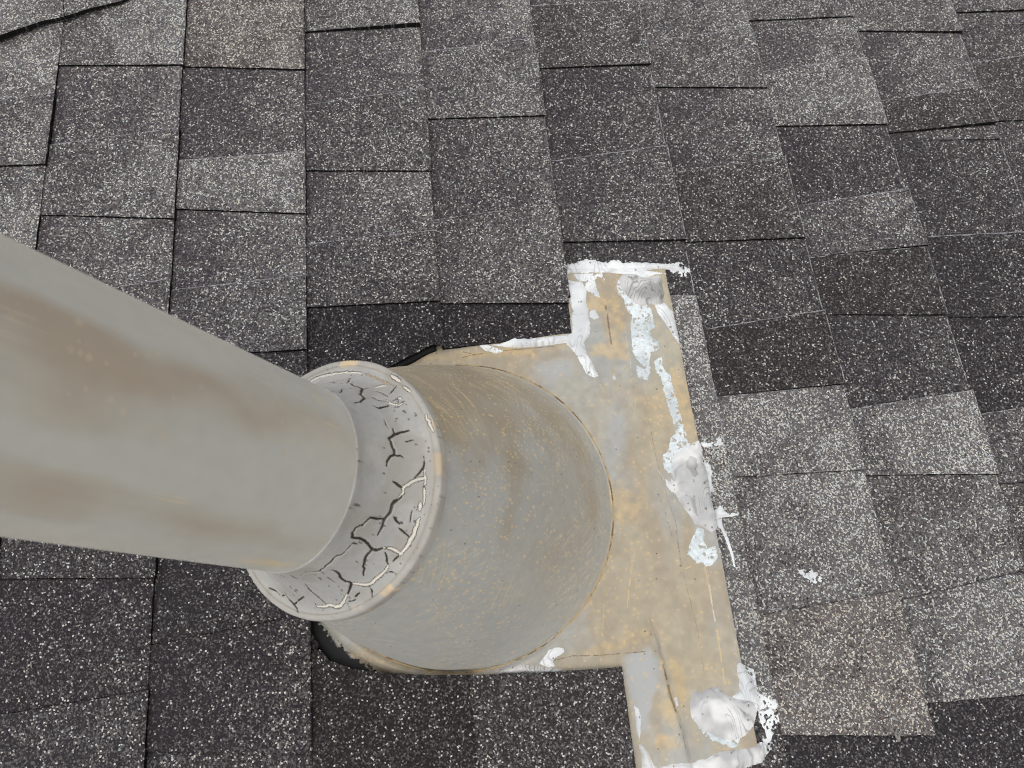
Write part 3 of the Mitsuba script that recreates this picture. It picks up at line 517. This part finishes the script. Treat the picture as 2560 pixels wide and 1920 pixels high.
def seam_color(p, n, uv):
    u, v, w = local(p)
    return mix(mi.Color3f(0.48, 0.36, 0.20), mi.Color3f(0.20, 0.135, 0.075), smoothstep(0.44, 0.66, fbm(u * 120, v * 120, 1.0, 3)))


scene['seam_mat'] = {'type': 'principled', 'base_color': mikit.proc(seam_color), 'roughness': 0.8, 'specular': 0.2}
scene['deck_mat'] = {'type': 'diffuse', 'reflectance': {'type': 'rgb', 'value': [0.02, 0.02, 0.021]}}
scene['straw_mat'] = {'type': 'principled', 'base_color': {'type': 'rgb', 'value': [0.22, 0.21, 0.19]}, 'roughness': 0.8}

# ------------------------------------------------------------------ the roof: deck and shingles
add('roof', (np.array([[-1.6, -1.3, -0.015], [1.6, -1.3, -0.015], [1.6, 2.2, -0.015], [-1.6, 2.2, -0.015],
                       [-1.6, -1.3, -0.04], [1.6, -1.3, -0.04], [1.6, 2.2, -0.04], [-1.6, 2.2, -0.04]]),
             np.array([[0, 1, 2], [0, 2, 3], [4, 6, 5], [4, 7, 6], [0, 4, 5], [0, 5, 1], [1, 5, 6], [1, 6, 2], [2, 6, 7], [2, 7, 3], [3, 7, 4], [3, 4, 0]])),
    'deck_mat', kind='structure', label='grey asphalt shingle roof sloping down to the right')
HOLE_POLY = Polygon(HOLE)
FRAME = Polygon([(-0.445, 0.755), (0.755, 0.725), (0.470, -0.115), (-0.355, -0.035)])
TAB_H, SLOPE_H = 0.0022, 0.0035
PIECES = []                                             # (polygon, top function, ...)


def shingle_mesh(poly, top, tone, tab, seed, floor=-0.014, cut=None):
    """One piece: a flat top, a rubbed narrow chamfer round it, and cut sides."""
    ring = shapely.segmentize(poly.exterior, 0.0045).coords[:-1]
    P = np.array(ring)
    if not poly.exterior.is_ccw:
        P = P[::-1]
    nxt, prv = np.roll(P, -1, 0), np.roll(P, 1, 0)
    d = nxt - prv
    d /= np.linalg.norm(d, axis=1, keepdims=True) + 1e-12
    out = np.stack([d[:, 1], -d[:, 0]], 1)
    wob = (nz(P[:, 0], P[:, 1], 170, seed, 2) - 0.5) * 0.0011 + (nz(P[:, 0], P[:, 1], 700, seed + 5) - 0.5) * 0.0007
    P = P + out * wob[:, None]
    wear = 0.10 + 1.15 * np.clip(out[:, 1], 0, 1) ** 2 * tab + np.clip(out[:, 0], 0, 1) ** 2 * sstep(-0.05, 0.25, P[:, 0]) * 1.12
    wear = np.where(wear > 0.3, wear * (0.25 + 0.75 * sstep(0.10, 0.26, P[:, 1])), wear) - 0.22 * nz(P[:, 0], P[:, 1], 38, 3)
    if cut is not None:
        near = shapely.distance(shapely.points(P), cut.exterior) < 0.002
        wear = np.where(near, 0.0, wear)
    inset = 0.0016 + 0.0014 * nz(P[:, 0], P[:, 1], 90, seed + 2)
    Q = P - out * inset[:, None]
    n = len(P)
    tri = np.array(mapbox_earcut.triangulate_float64(Q, np.array([n], np.uint32))).reshape(-1, 3)
    zo, zi = top(P[:, 0], P[:, 1]) - 0.0006, top(Q[:, 0], Q[:, 1])
    ring_o, ring_i = np.c_[P, zo], np.c_[Q, zi]
    wall_t, wall_b = ring_o.copy(), np.c_[P, np.full(n, floor)]
    i = np.arange(n)
    j = (i + 1) % n
    F = np.vstack([tri, np.stack([n + i, n + j, j], 1), np.stack([n + i, j, i], 1),
                   np.stack([3 * n + i, 3 * n + j, 2 * n + j], 1), np.stack([3 * n + i, 2 * n + j, 2 * n + i], 1)])
    V = np.vstack([ring_i, ring_o, wall_t, wall_b])
    uv = np.c_[np.full(4 * n, float(tone)), np.r_[np.zeros(n), wear, np.zeros(2 * n)]]
    return V, F, uv


def course_rows(k):
    """The pieces of a course from the ridge end of the picture to its foot; past the measured ones the pattern goes on at random."""
    r = np.random.default_rng(100 + k)
    rows = [list(x) for x in COURSES.get(k, [('T', 4, 0, None, None, 0)])]
    if rows[0][3] is None and k not in COURSES:
        v = 0.70 + 0.1 * r.random()
        rows[0][3] = rows[0][4] = v
    ty = rows[0][0]
    v = (max(rows[1][3], 0.66) if len(rows) > 1 else rows[0][3]) + 0.075
    first = rows[0]
    head = []
    if first[3] is None:
        first[3], first[4] = v - 0.004, v + 0.004
    v = first[3]
    while v < 1.2:
        ty = 'B' if ty == 'T' else 'T'
        v2 = v + 0.06 + 0.06 * r.random()
        head.append([ty, int(r.integers(3, 7)), int(r.integers(0, 3)), v2 - 0.005 * (ty == 'T'), v2 + 0.005 * (ty == 'T'), 0])
        v = v2
    tail, v, ty = [], rows[-1][3], rows[-1][0]
    while v > -0.5:
        ty = 'B' if ty == 'T' else 'T'
        v2 = v - 0.08 - 0.06 * r.random()
        tail.append([ty, int(r.integers(0, 3)), int(r.integers(0, 3)), v2, v2, 0])
        v = v2
    return head[::-1] + rows + tail


outer = []
for k in range(-3, 12):
    rows = course_rows(k)
    ul, ur = line_u(k), line_u(k + 1)
    for n_, (a, b) in enumerate(zip(rows[:-1], rows[1:])):
        ty, tn, hu, vl, vr, li = a
        seed = int(1000 + 40 * k + n_)
        r = np.random.default_rng(seed)
        tl, tr, bl, br = vl, vr, b[3], b[4]
        over = 0.007                                    # tucked under the course above
        sl_t, sl_b = (tr - tl) / EXP, (br - bl) / EXP
        butt = ur + 0.0012 * (r.random() - 0.5) + (0.0008 if ty == 'T' else 0)
        ring = [(ul - over, tl - sl_t * over), (ul - over, bl - sl_b * over), (butt, br), (butt, tr)]
        poly = Polygon(ring)
        h = TAB_H if ty == 'T' else 0.0
        if li <= -2:
            h = 0.0008
        lift = (max(li, 0) + 0.5 * r.random()) * 0.001
        bow = (0.0008 * r.random() + (0.0006 if ty == 'T' else 0)) * (0 if li <= -2 else 1)
        drop = min(li, 0) * 0.0005 if li > -2 else 0

        def top(u, v, ul=ul, h=h, lift=lift, bow=bow, drop=drop, v0=tl, v1=bl):
            x = (np.asarray(u) - ul) / EXP
            y = np.clip((v0 - np.asarray(v)) / max(v0 - v1, 0.01), 0, 1)
            return 0.0004 + SLOPE_H * x + h + drop + (lift * y + bow) * np.clip(x, 0, 1.2)

        if k == 5 and br < 0.40 and tl > -0.10:            # pressed flat by the flashing on top
            def top(u, v, ul=ul, h=0.0006 if ty == 'T' else 0.0):
                return 0.0002 + SLOPE_H * (np.asarray(u) - ul) / EXP + h + 0 * np.asarray(v)

        polys = [poly]
        if k in (3, 4) and poly.intersects(HOLE_POLY):
            diff = poly.difference(HOLE_POLY)
            polys = [g for g in getattr(diff, 'geoms', [diff]) if g.geom_type == 'Polygon' and g.area > 1e-5]
        for g in polys:
            tn_ = int(np.clip(tn + r.integers(-1, 2) * (r.random() < 0.3) * (tn > 2), 0, 9))
            V, F, uv = shingle_mesh(shapely.remove_repeated_points(g, 0.0004), top, tn_ + 16 * hu, ty == 'T', seed, cut=HOLE_POLY if k in (3, 4) else None)
            PIECES.append((g, top))
            if g.intersection(FRAME).area > 3e-5:
                add(numbered('roof__shingle'), (V, F), 'shingle_mat', uv=uv)
            else:
                outer.append((V, F, uv))


def joined(parts):
    at = np.cumsum([0] + [len(p[0]) for p in parts])
    return np.vstack([p[0] for p in parts]), np.vstack([p[1] + a for p, a in zip(parts, at)]), np.vstack([p[2] for p in parts])


V, F, uv = joined(outer)
add('roof__shingle_field', (V, F), 'shingle_mat', uv=uv, kind='stuff')

# the two shingles that lie across the top left corner
op = Polygon(OVERLAY)
s0, s1 = np.array(OVERLAY_SEAM[0]), np.array(OVERLAY_SEAM[-1])
mid_line = LineString([s0, OVERLAY_SEAM[1], s1 + (s1 - s0) * 0.5])
for g in shapely.ops.split(op, mid_line).geoms if hasattr(shapely, 'ops') else [op]:
    g = g.buffer(-0.0004)
    V, F, uv = shingle_mesh(g, lambda u, v: 0.0105 + 0.004 * sstep(0.74, 0.66, v) + 0 * u, 7, True, 77, floor=0.0075)
    b = F[F[:, 0] < 0]
    n = len(V) // 4
    tri = np.array(mapbox_earcut.triangulate_float64(V[3 * n:, :2], np.array([n], np.uint32))).reshape(-1, 3)
    F = np.vstack([F, tri[:, ::-1] + 3 * n])
    key = numbered('roof__shingle')
    add(key, (V, F), 'shingle_mat', uv=uv, label='pale shingle laid across the courses at the top left corner')


# black strip added as the gap shadow under the cut shingle above the cone
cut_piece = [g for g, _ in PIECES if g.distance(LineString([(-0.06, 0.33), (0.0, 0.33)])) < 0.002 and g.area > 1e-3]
gap_shadow = shapely.union_all(cut_piece).buffer(0.0045).intersection(HOLE_POLY).intersection(box(-0.09, 0.24, line_u(4) - 0.006, 0.40))
gap_shadow = gap_shadow.buffer(-0.0014).buffer(0.0014)
gap_shadow = max(getattr(gap_shadow, 'geoms', [gap_shadow]), key=lambda g: g.area)
V, F, uv = shingle_mesh(gap_shadow, lambda u, v: 0.0001 + 0 * u + 0 * v, 0, False, 5)
add('roof__gap_shadow_strip', (V, F), 'deck_mat', label='black strip standing in for the gap shadow under the cut shingle above the cone')


def roof_top(P):
    z = np.full(len(P), 0.0)
    for g, top in PIECES:
        m = shapely.contains_xy(g, P[:, 0], P[:, 1])
        if m.any():
            z[m] = np.maximum(z[m], top(P[m, 0], P[m, 1]))
    return z


# ------------------------------------------------------------------ the pipe flashing
fold_line = np.array([p for p in MARKS if p[2] == 2 and abs(p[1] - 1.2) < 1e-6][0][0])
fold_line = np.vstack([fold_line[0] + (fold_line[0] - fold_line[1]) * 0.15, fold_line, fold_line[-1] + (fold_line[-1] - fold_line[-2]) * 1.2])
ridge_line = np.array(MARKS[0][0])


def flange_flat(u):
    return np.where(u < C4, -0.0060, np.where(u < C5, -0.0060 + 0.0082 * (u - C4) / EXP, 0.0022 + 0.0050 * (u - C5) / 0.105))


def flange_z(u, v):
    u, v = np.asarray(u, float), np.asarray(v, float)
    z = flange_flat(u)
    P = np.stack([u.ravel(), v.ravel()], 1)
    d, side = seg_dist(P, fold_line)
    d, side = d.reshape(u.shape), side.reshape(u.shape)
    below = sstep(0.047, 0.020, v) * (u > C5 - 0.004)
    z = z + 0.0030 * below * (1 - sstep(-0.0005, 0.0030, np.where(side < 0, -d, d))) * sstep(0.045, 0.0, d)
    # wrinkles of the thin sheet and the turned-up strip under the shingles above
    z = z + 0.0012 * (nz(u, v, 22, 5, 2) - 0.5) + 0.0004 * (nz(u, v, 70, 8) - 0.5)
    up_ = sstep(0.285, 0.300, v + 0.03 * (u - 0.06)) * sstep(0.15, 0.12, u)
    z = z + 0.0020 * up_
    rho = np.hypot(u - CONE_U, v - CONE_V)
    ang = np.arctan2(v - CONE_V, u - CONE_U)
    half = sstep(0.2, -0.25, np.cos(ang - math.radians(222)) * -1 + 0.15)
    rim = np.exp(-((rho - CONE_R - 0.0055) / 0.0042) ** 2)
    z = z + 0.0032 * rim * half
    z = z - 0.0035 * sstep(CONE_R + 0.010, CONE_R + 0.014, rho) * half * (u < C4 + 0.02)
    return z


def flange_mesh():
    n, m = 216, 232
    s, t = np.linspace(0, 1, n), np.linspace(0, 1, m)
    S, T_ = np.meshgrid(s, t, indexing='ij')
    a, b, c, d = (np.array(x) for x in FLANGE)
    P = ((1 - S) * (1 - T_))[..., None] * a + (S * (1 - T_))[..., None] * b + (S * T_)[..., None] * c + ((1 - S) * T_)[..., None] * d
    edge = np.minimum.reduce([S, 1 - S, T_, 1 - T_]) == 0
    wobble = (nz(P[..., 0], P[..., 1], 40, 3, 2) - 0.5) * 0.0012
    P = P + wobble[..., None] * edge[..., None]
    Z = flange_z(P[..., 0], P[..., 1])
    rim_ = np.minimum.reduce([S * (n - 1), (1 - S) * (n - 1), T_ * (m - 1), (1 - T_) * (m - 1)])
    Z = Z - 0.0008 * (rim_ < 0.5)
    top = np.c_[P.reshape(-1, 2), Z.ravel()]
    bottom = top - [0, 0, 0.0026]
    F = grid_faces(n, m)[:, ::-1]
    N = n * m
    loop = np.r_[np.arange(m), (np.arange(1, n) * m + m - 1), (N - 2 - np.arange(m - 1)), ((np.arange(n - 2, 0, -1)) * m)]
    nxt = np.roll(loop, -1)
    W = np.vstack([np.stack([loop, nxt, nxt + N], 1), np.stack([loop, nxt + N, loop + N], 1)])
    return np.vstack([top, bottom]), np.vstack([F, F[:, ::-1] + N, W])


V, F = flange_mesh()
c = V[F[:1]].mean(1)
if np.cross(V[F[0, 1]] - V[F[0, 0]], V[F[0, 2]] - V[F[0, 0]])[2] < 0:
    F = F[:, ::-1]
labels['pipe_flashing'] = {'label': 'weathered grey tan plastic pipe flashing with cracked collar and white sealant patches', 'category': 'roof flashing'}
add('pipe_flashing__flange', (V, F), 'flange_mat', smooth=35, label='flat grey tan base plate stained ochre, smeared with sealant')

# collar profile: s, radius, height along the plumb axis
KEY = np.array([(-0.45, .0700, .1815), (-0.40, .0790, .1830), (-0.2, .0835, .1850), (-0.08, .0851, .1880), (0, .0850, .1928), (.06, .0838, .1946), (.13, .0815, .1950), (.17, .0803, .1944), (.20, .0795, .1945),
                (.27, .0772, .1952), (.40, .0722, .1995), (.55, .0672, .2060), (.75, .0616, .2165), (.92, .0584, .2275), (1.0, .0577, .2335), (1.015, .0568, .2340)])


def pchip(x, xs, ys):
    h, d = np.diff(xs), np.diff(ys) / np.diff(xs)
    m = np.zeros(len(xs))
    m[0], m[-1] = d[0], d[-1]
    for i in range(1, len(xs) - 1):
        if d[i - 1] * d[i] > 0:
            w1, w2 = 2 * h[i] + h[i - 1], h[i] + 2 * h[i - 1]
            m[i] = (w1 + w2) / (w1 / d[i - 1] + w2 / d[i])
    i = np.clip(np.searchsorted(xs, x) - 1, 0, len(xs) - 2)
    t = (x - xs[i]) / h[i]
    return (2 * t**3 - 3 * t**2 + 1) * ys[i] + (t**3 - 2 * t**2 + t) * h[i] * m[i] + (-2 * t**3 + 3 * t**2) * ys[i + 1] + (t**3 - t**2) * h[i] * m[i + 1]


def collar_point(th, s, dr_=0.0):
    r, t = pchip(s, KEY[:, 0], KEY[:, 1]) + dr_, pchip(s, KEY[:, 0], KEY[:, 2])
    w = np.clip(s, 0, 1) ** 1.5
    a, b = -.0833 * (1 - w) - .2507 * w, -.0233 * (1 - w) + .0258 * w
    x, y = r * np.cos(th), r * np.sin(th)
    o = 1 - w
    return BASE + (x + .0022 * o)[..., None] * E1 + (y + .0011 * o)[..., None] * E2 + (t - x * a - y * b)[..., None] * AXIS


def collar_mesh():
    nt = 1300
    sv = np.r_[np.linspace(-0.45, -0.02, 10), np.linspace(0.0, 1.0, 150), 1.015]
    S, TH = np.meshgrid(sv, np.linspace(-math.pi, math.pi, nt, endpoint=False), indexing='ij')
    P = collar_point(TH, S)
    du = P[:, np.r_[1:nt, 0]] - P[:, np.r_[nt - 1, 0:nt - 1]]
    dv = np.gradient(P, axis=0)
    N = np.cross(du, dv)
    N /= np.linalg.norm(N, axis=2, keepdims=True) + 1e-12
    flat = P.reshape(-1, 3)
    code, depth = np.zeros(len(flat)), np.zeros(len(flat))
    wob = meshkit.fbm(flat * 900, 2, 4)
    for n_, (kd, wd, line) in enumerate(CRACKS):
        L = collar_point(np.array([x[0] for x in line]), np.array([x[1] for x in line]))
        # a jagged course between the measured points
        fine = [L[0]]
        r = np.random.default_rng(n_)
        for a, b in zip(L[:-1], L[1:]):
            steps = max(2, int(np.linalg.norm(b - a) / 0.0022))
            for q in range(1, steps + 1):
                j = r.normal(0, 0.00030, 3) if q < steps else 0
                fine.append(a + (b - a) * q / steps + j)
        fine = np.array(fine)
        lo, hi = fine.min(0) - 0.004, fine.max(0) + 0.004
        near = np.flatnonzero(((flat > lo) & (flat < hi)).all(1))
        if not len(near):
            continue
        Q = flat[near]
        best, along = np.full(len(near), 9.0), np.zeros(len(near))
        for q, (a, b) in enumerate(zip(fine[:-1], fine[1:])):
            d = b - a
            t = np.clip(((Q - a) @ d) / max(d @ d, 1e-12), 0, 1)
            rr = np.linalg.norm(Q - a - t[:, None] * d, axis=1)
            along = np.where(rr < best, (q + t) / (len(fine) - 1), along)
            best = np.minimum(best, rr)
        half = wd * 0.00084 * (0.35 + 0.65 * np.sqrt(np.sin(np.pi * np.clip(along, 0.03, 0.97)))) * (0.65 + 0.7 * wob[near])
        m = np.clip(1.25 - best / half, 0, 1)
        kk = {'D': 0, 'W': 1, 'O': 2}[kd]
        upd = m > np.mod(code[near], 1.0)
        code[near] = np.where(upd & (m > 0.02), kk + np.minimum(m, 0.97), code[near])
        depth[near] = np.maximum(depth[near], m * (0.0011 if kk == 0 else 0.0006))
    # rubber has lifted a little beside each crack, and the whole skin is slightly uneven
    P2 = flat - N.reshape(-1, 3) * depth[:, None] + N.reshape(-1, 3) * (0.0007 * (meshkit.fbm(flat * 55, 2, 2) - 0.5))[:, None]
    rim = np.clip(1 - (S - 0.02) / 0.36, 0, 0.97).ravel()
    return P2, grid_faces(len(sv), nt, wrap=True), np.c_[code, rim]


V, F, uv = collar_mesh()
add('pipe_flashing__collar', (V, F), 'collar_mat', smooth=True, uv=uv, label='cracked grey rubber collar gripping the pipe')


def cone_mesh():
    nt, nw = 361, 60
    TH = np.linspace(-math.pi, math.pi, nt)
    W = np.linspace(0, 1, nw)
    bu, bv = CONE_U + CONE_R * np.cos(TH), CONE_V + CONE_R * np.sin(TH)
    bottom = np.c_[bu, bv, flange_z(bu, bv) - 0.002]
    top = collar_point(TH, np.full(nt, -0.40), -0.0012) - 0.001 * AXIS
    P = bottom[None] * (1 - W)[:, None, None] + top[None] * W[:, None, None]
    ctr = P.mean(1, keepdims=True)
    out = P - ctr
    out /= np.linalg.norm(out, axis=2, keepdims=True)
    P = P + out * (0.0035 * 4 * W * (1 - W))[:, None, None] + np.array([0, 0, 1.0]) * (0.004 * 4 * W * (1 - W))[:, None, None]
    uv = np.stack(np.broadcast_arrays(W[:, None], TH[None]), -1)
    return P.reshape(-1, 3), grid_faces(nw, nt), uv.reshape(-1, 2)


V, F, uv = cone_mesh()
add('pipe_flashing__cone', (V, F), 'cone_mat', smooth=True, uv=uv, label='bare scratched grey brown cone below the collar')


def tube_ring(R, r, n=260, m=8, z_of=None, cu=CONE_U, cv=CONE_V):
    a, b = np.meshgrid(np.linspace(0, 2 * math.pi, n, endpoint=False), np.linspace(0, 2 * math.pi, m, endpoint=False), indexing='ij')
    rr = r * (0.6 + 0.8 * meshkit.noise(np.stack([np.cos(a) * 22, np.sin(a) * 22, a * 0], -1), 4))
    R2 = R + rr * np.cos(b)
    u, v = cu + R2 * np.cos(a), cv + R2 * np.sin(a)
    u0, v0 = cu + R * np.cos(a), cv + R * np.sin(a)
    P = np.stack([u, v, z_of(u0, v0) + rr * np.sin(b)], -1)
    i = np.arange(n * m).reshape(n, m)
    j, k, l = np.roll(i, -1, 0), np.roll(np.roll(i, -1, 0), -1, 1), np.roll(i, -1, 1)
    F = np.vstack([np.stack([i, j, k], -1).reshape(-1, 3), np.stack([i, k, l], -1).reshape(-1, 3)])
    return P.reshape(-1, 3), F


V, F = tube_ring(CONE_R + 0.0010, 0.00065, z_of=lambda u, v: flange_z(u, v))
add('pipe_flashing__seam', (V, F), 'seam_mat', smooth=True, label='thin rusty brown seam ring around the foot of the cone')

# ------------------------------------------------------------------ sealant: thick skins that follow what they lie on
FL = Polygon(FLANGE)


def patch(poly, thick, jag, where, share, seed):
    res = 0.0008
    A = np.array(poly)
    pad = 0.004
    us = np.arange(A[:, 0].min() - pad, A[:, 0].max() + pad, res)
    vs = np.arange(A[:, 1].min() - pad, A[:, 1].max() + pad, res)
    Ug, Vg = np.meshgrid(us, vs, indexing='ij')
    P = np.stack([Ug.ravel(), Vg.ravel()], 1)
    d = signed_inside(P, poly)
    d = d + jag * 0.001 * 3.4 * (nz(P[:, 0], P[:, 1], 330, seed, 3) - 0.5) + jag * 0.0012 * (nz(P[:, 0], P[:, 1], 900, seed + 7) - 0.5)
    if share < 1:                                       # only the high granules took it
        pick = 0.6 * nz(P[:, 0], P[:, 1], 620, seed + 3) + 0.4 * nz(P[:, 0], P[:, 1], 230, seed + 4)
        q = np.quantile(pick, 1 - share)
        d = np.minimum(d, (pick - q) * 0.006)
    if where == 'f':
        base = flange_z(P[:, 0], P[:, 1])
    elif where == 'r':
        base = roof_top(P)
    else:
        base = np.where(shapely.contains_xy(FL, P[:, 0], P[:, 1]), np.maximum(flange_z(P[:, 0], P[:, 1]), roof_top(P) * 0), roof_top(P))
    t = thick * 0.001
    body = np.where(d > 0, t * (1 - np.exp(-np.maximum(d, 0) / (0.8 * t + 0.0006))), d * 0.8)
    flow = nz(P[:, 0] + 0.006 * nz(P[:, 0], P[:, 1], 70, seed), P[:, 1] + 0.008 * nz(P[:, 0], P[:, 1], 55, seed + 1), 190, seed + 2, 2) - 0.5
    body = body + flow * 0.8 * t * np.clip(d / 0.002, 0, 1)
    z = base + np.maximum(body, -0.0015) + 0.00015
    keep = (d > -0.0016).reshape(Ug.shape)
    cell = keep[:-1, :-1] & keep[1:, :-1] & keep[:-1, 1:] & keep[1:, 1:]
    n, m = Ug.shape
    i, j = np.nonzero(cell)
    a = i * m + j
    F = np.vstack([np.stack([a, a + m, a + m + 1], 1), np.stack([a, a + m + 1, a + 1], 1)])
    used_, inv = np.unique(F, return_inverse=True)
    return np.c_[P, z][used_], inv.reshape(-1, 3)


MATS = {'white': 'sealant_white_mat', 'grey': 'sealant_grey_mat', 'grey2': 'sealant_grey_mat', 'blue': 'sealant_blue_mat', 'swirl': 'sealant_pale_mat', 'swirl2': 'sealant_pale_mat'}
TEXT = {'top_bead': 'ragged white sealant bead along the top edge of the plate', 'top_curl': 'white sealant curl just below the top bead',
        'grey_top': 'thumbed grey sealant blob at the top right corner of the plate', 'white_tail': 'white sealant tail down the right edge below the top grey blob',
        'blue_top': 'pale blue weathered sealant film below the top grey blob', 'blue_strip': 'narrow pale blue film below the large blue film', 'pale_streak': 'faint pale streak above the middle grey blob',
        'left_smear': 'long white smear down the left side of the upper arm', 'edge_bead': 'white bead along the cut shingle edge above the cone', 'edge_flake': 'white flake at the left end of the edge bead',
        'mid_pale': 'white sealant skirt round the middle grey blob', 'corner_splatter': 'white granular splatter off the right end of the top bead',
        'grey_mid': 'grey fingered sealant blob on the right edge, middle of the plate', 'blue_mid': 'pale blue crust left of the middle grey blob', 'blue_low': 'pale blue crust below the middle grey blob',
        'swirl': 'large round swirled grey white sealant blob at the bottom', 'swirl_arm': 'white arm of sealant rising along the right edge from the swirled blob', 'blue_fringe': 'pale blue fringe under the swirled blob',
        'bottom_bead': 'grey white bead along the bottom edge of the plate', 'left_strip': 'white strip on the left edge of the lower arm', 'cone_splash': 'small branching white splash beside the lower cone edge', 'grey_bead': 'smooth grey bead tucked between cone and lower shingle'}
ROOF_TEXT = {'corner_splatter': 'white granular splatter right of the top bead', 'granule_smear': 'white sealant rubbed on the granules beside the middle blob', 'drip_crack': 'white squiggle on the shingle strip right of the plate', 'drip_joint': 'white smear above the shingle joint right of the plate',
             'drip_long': 'long thin white drip on the shingle strip right of the plate', 'splash': 'white fleck alone on the brown shingle', 'arm_splatter': 'white splatter on granules right of the swirled blob', 'low_splatter': 'speckled white splatter on granules at the lower right of the plate'}
for n_, (name, mat, thick, jag, where, share, poly) in enumerate(SEALANT):
    V, F = patch(poly, thick, jag, where, share, 40 + 11 * n_)
    if where == 'r':
        add(numbered('roof__sealant_smear'), (V, F), MATS[mat], smooth=True, label=ROOF_TEXT[name])
    else:
        key = numbered('pipe_flashing__sealant')
        add(key, (V, F), MATS[mat], smooth=True, **({'label': TEXT[name]} if name in TEXT else {}))

# ------------------------------------------------------------------ the vent pipe
def pipe_mesh():
    n = 220
    th = np.linspace(0, 2 * math.pi, n, endpoint=False)
    rows = [(PIPE_R, t) for t in np.linspace(-0.02, 0.548, 60)] + [(PIPE_R - 0.0012, 0.55), (PIPE_R - 0.0050, 0.55), (PIPE_R - 0.0062, 0.548), (PIPE_R - 0.0062, -0.02)]
    P = np.array([BASE + AXIS * t + r * (np.cos(th)[:, None] * E1 + np.sin(th)[:, None] * E2) for r, t in rows])
    return P.reshape(-1, 3), grid_faces(len(rows), n, wrap=True)


labels['vent_pipe'] = {'label': 'thick weathered grey brown plastic vent pipe rising out of the cracked collar', 'category': 'vent pipe'}
add('vent_pipe', pipe_mesh(), 'pipe_mat', smooth=40, **labels['vent_pipe'])

# ------------------------------------------------------------------ small litter
def wisp(points, radius):
    """A thin crumpled strip swept along the points."""
    P = np.array(points, float)
    t = np.linspace(0, len(P) - 1, 14 * len(P))
    i = np.clip(t.astype(int), 0, len(P) - 2)
    Q = P[i] + (P[i + 1] - P[i]) * (t - i)[:, None]
    d = np.gradient(Q, axis=0)
    side = np.cross(d, [0, 0, 1.0])
    side /= np.linalg.norm(side, axis=1, keepdims=True) + 1e-9
    w = radius * np.sin(np.pi * (0.06 + 0.88 * t / t[-1])) * (0.7 + 0.6 * meshkit.noise(Q * 700, 3))
    h = 0.35 * w
    ring = [(-1, 0), (0, 1), (1, 0), (0, -1)]
    V = np.stack([Q + side * (w * a)[:, None] + np.array([0, 0, 1.0]) * (h * b)[:, None] for a, b in ring], 1)
    return V.reshape(-1, 3), grid_faces(len(Q), 4, wrap=True)


for pts, rad, lab in LITTER:
    P = np.array([[a, b, 0] for a, b in pts])
    P[:, 2] = roof_top(P[:, :2]).max() + 0.0012 + 0.0015 * np.array([0, 1, 0.2, 1, 0][:len(P)])
    key = numbered('plant_wisp')
    labels[key] = {'label': lab, 'category': 'dry plant bit'}
    add(key, wisp(P, rad), 'straw_mat', smooth=True, **labels[key])
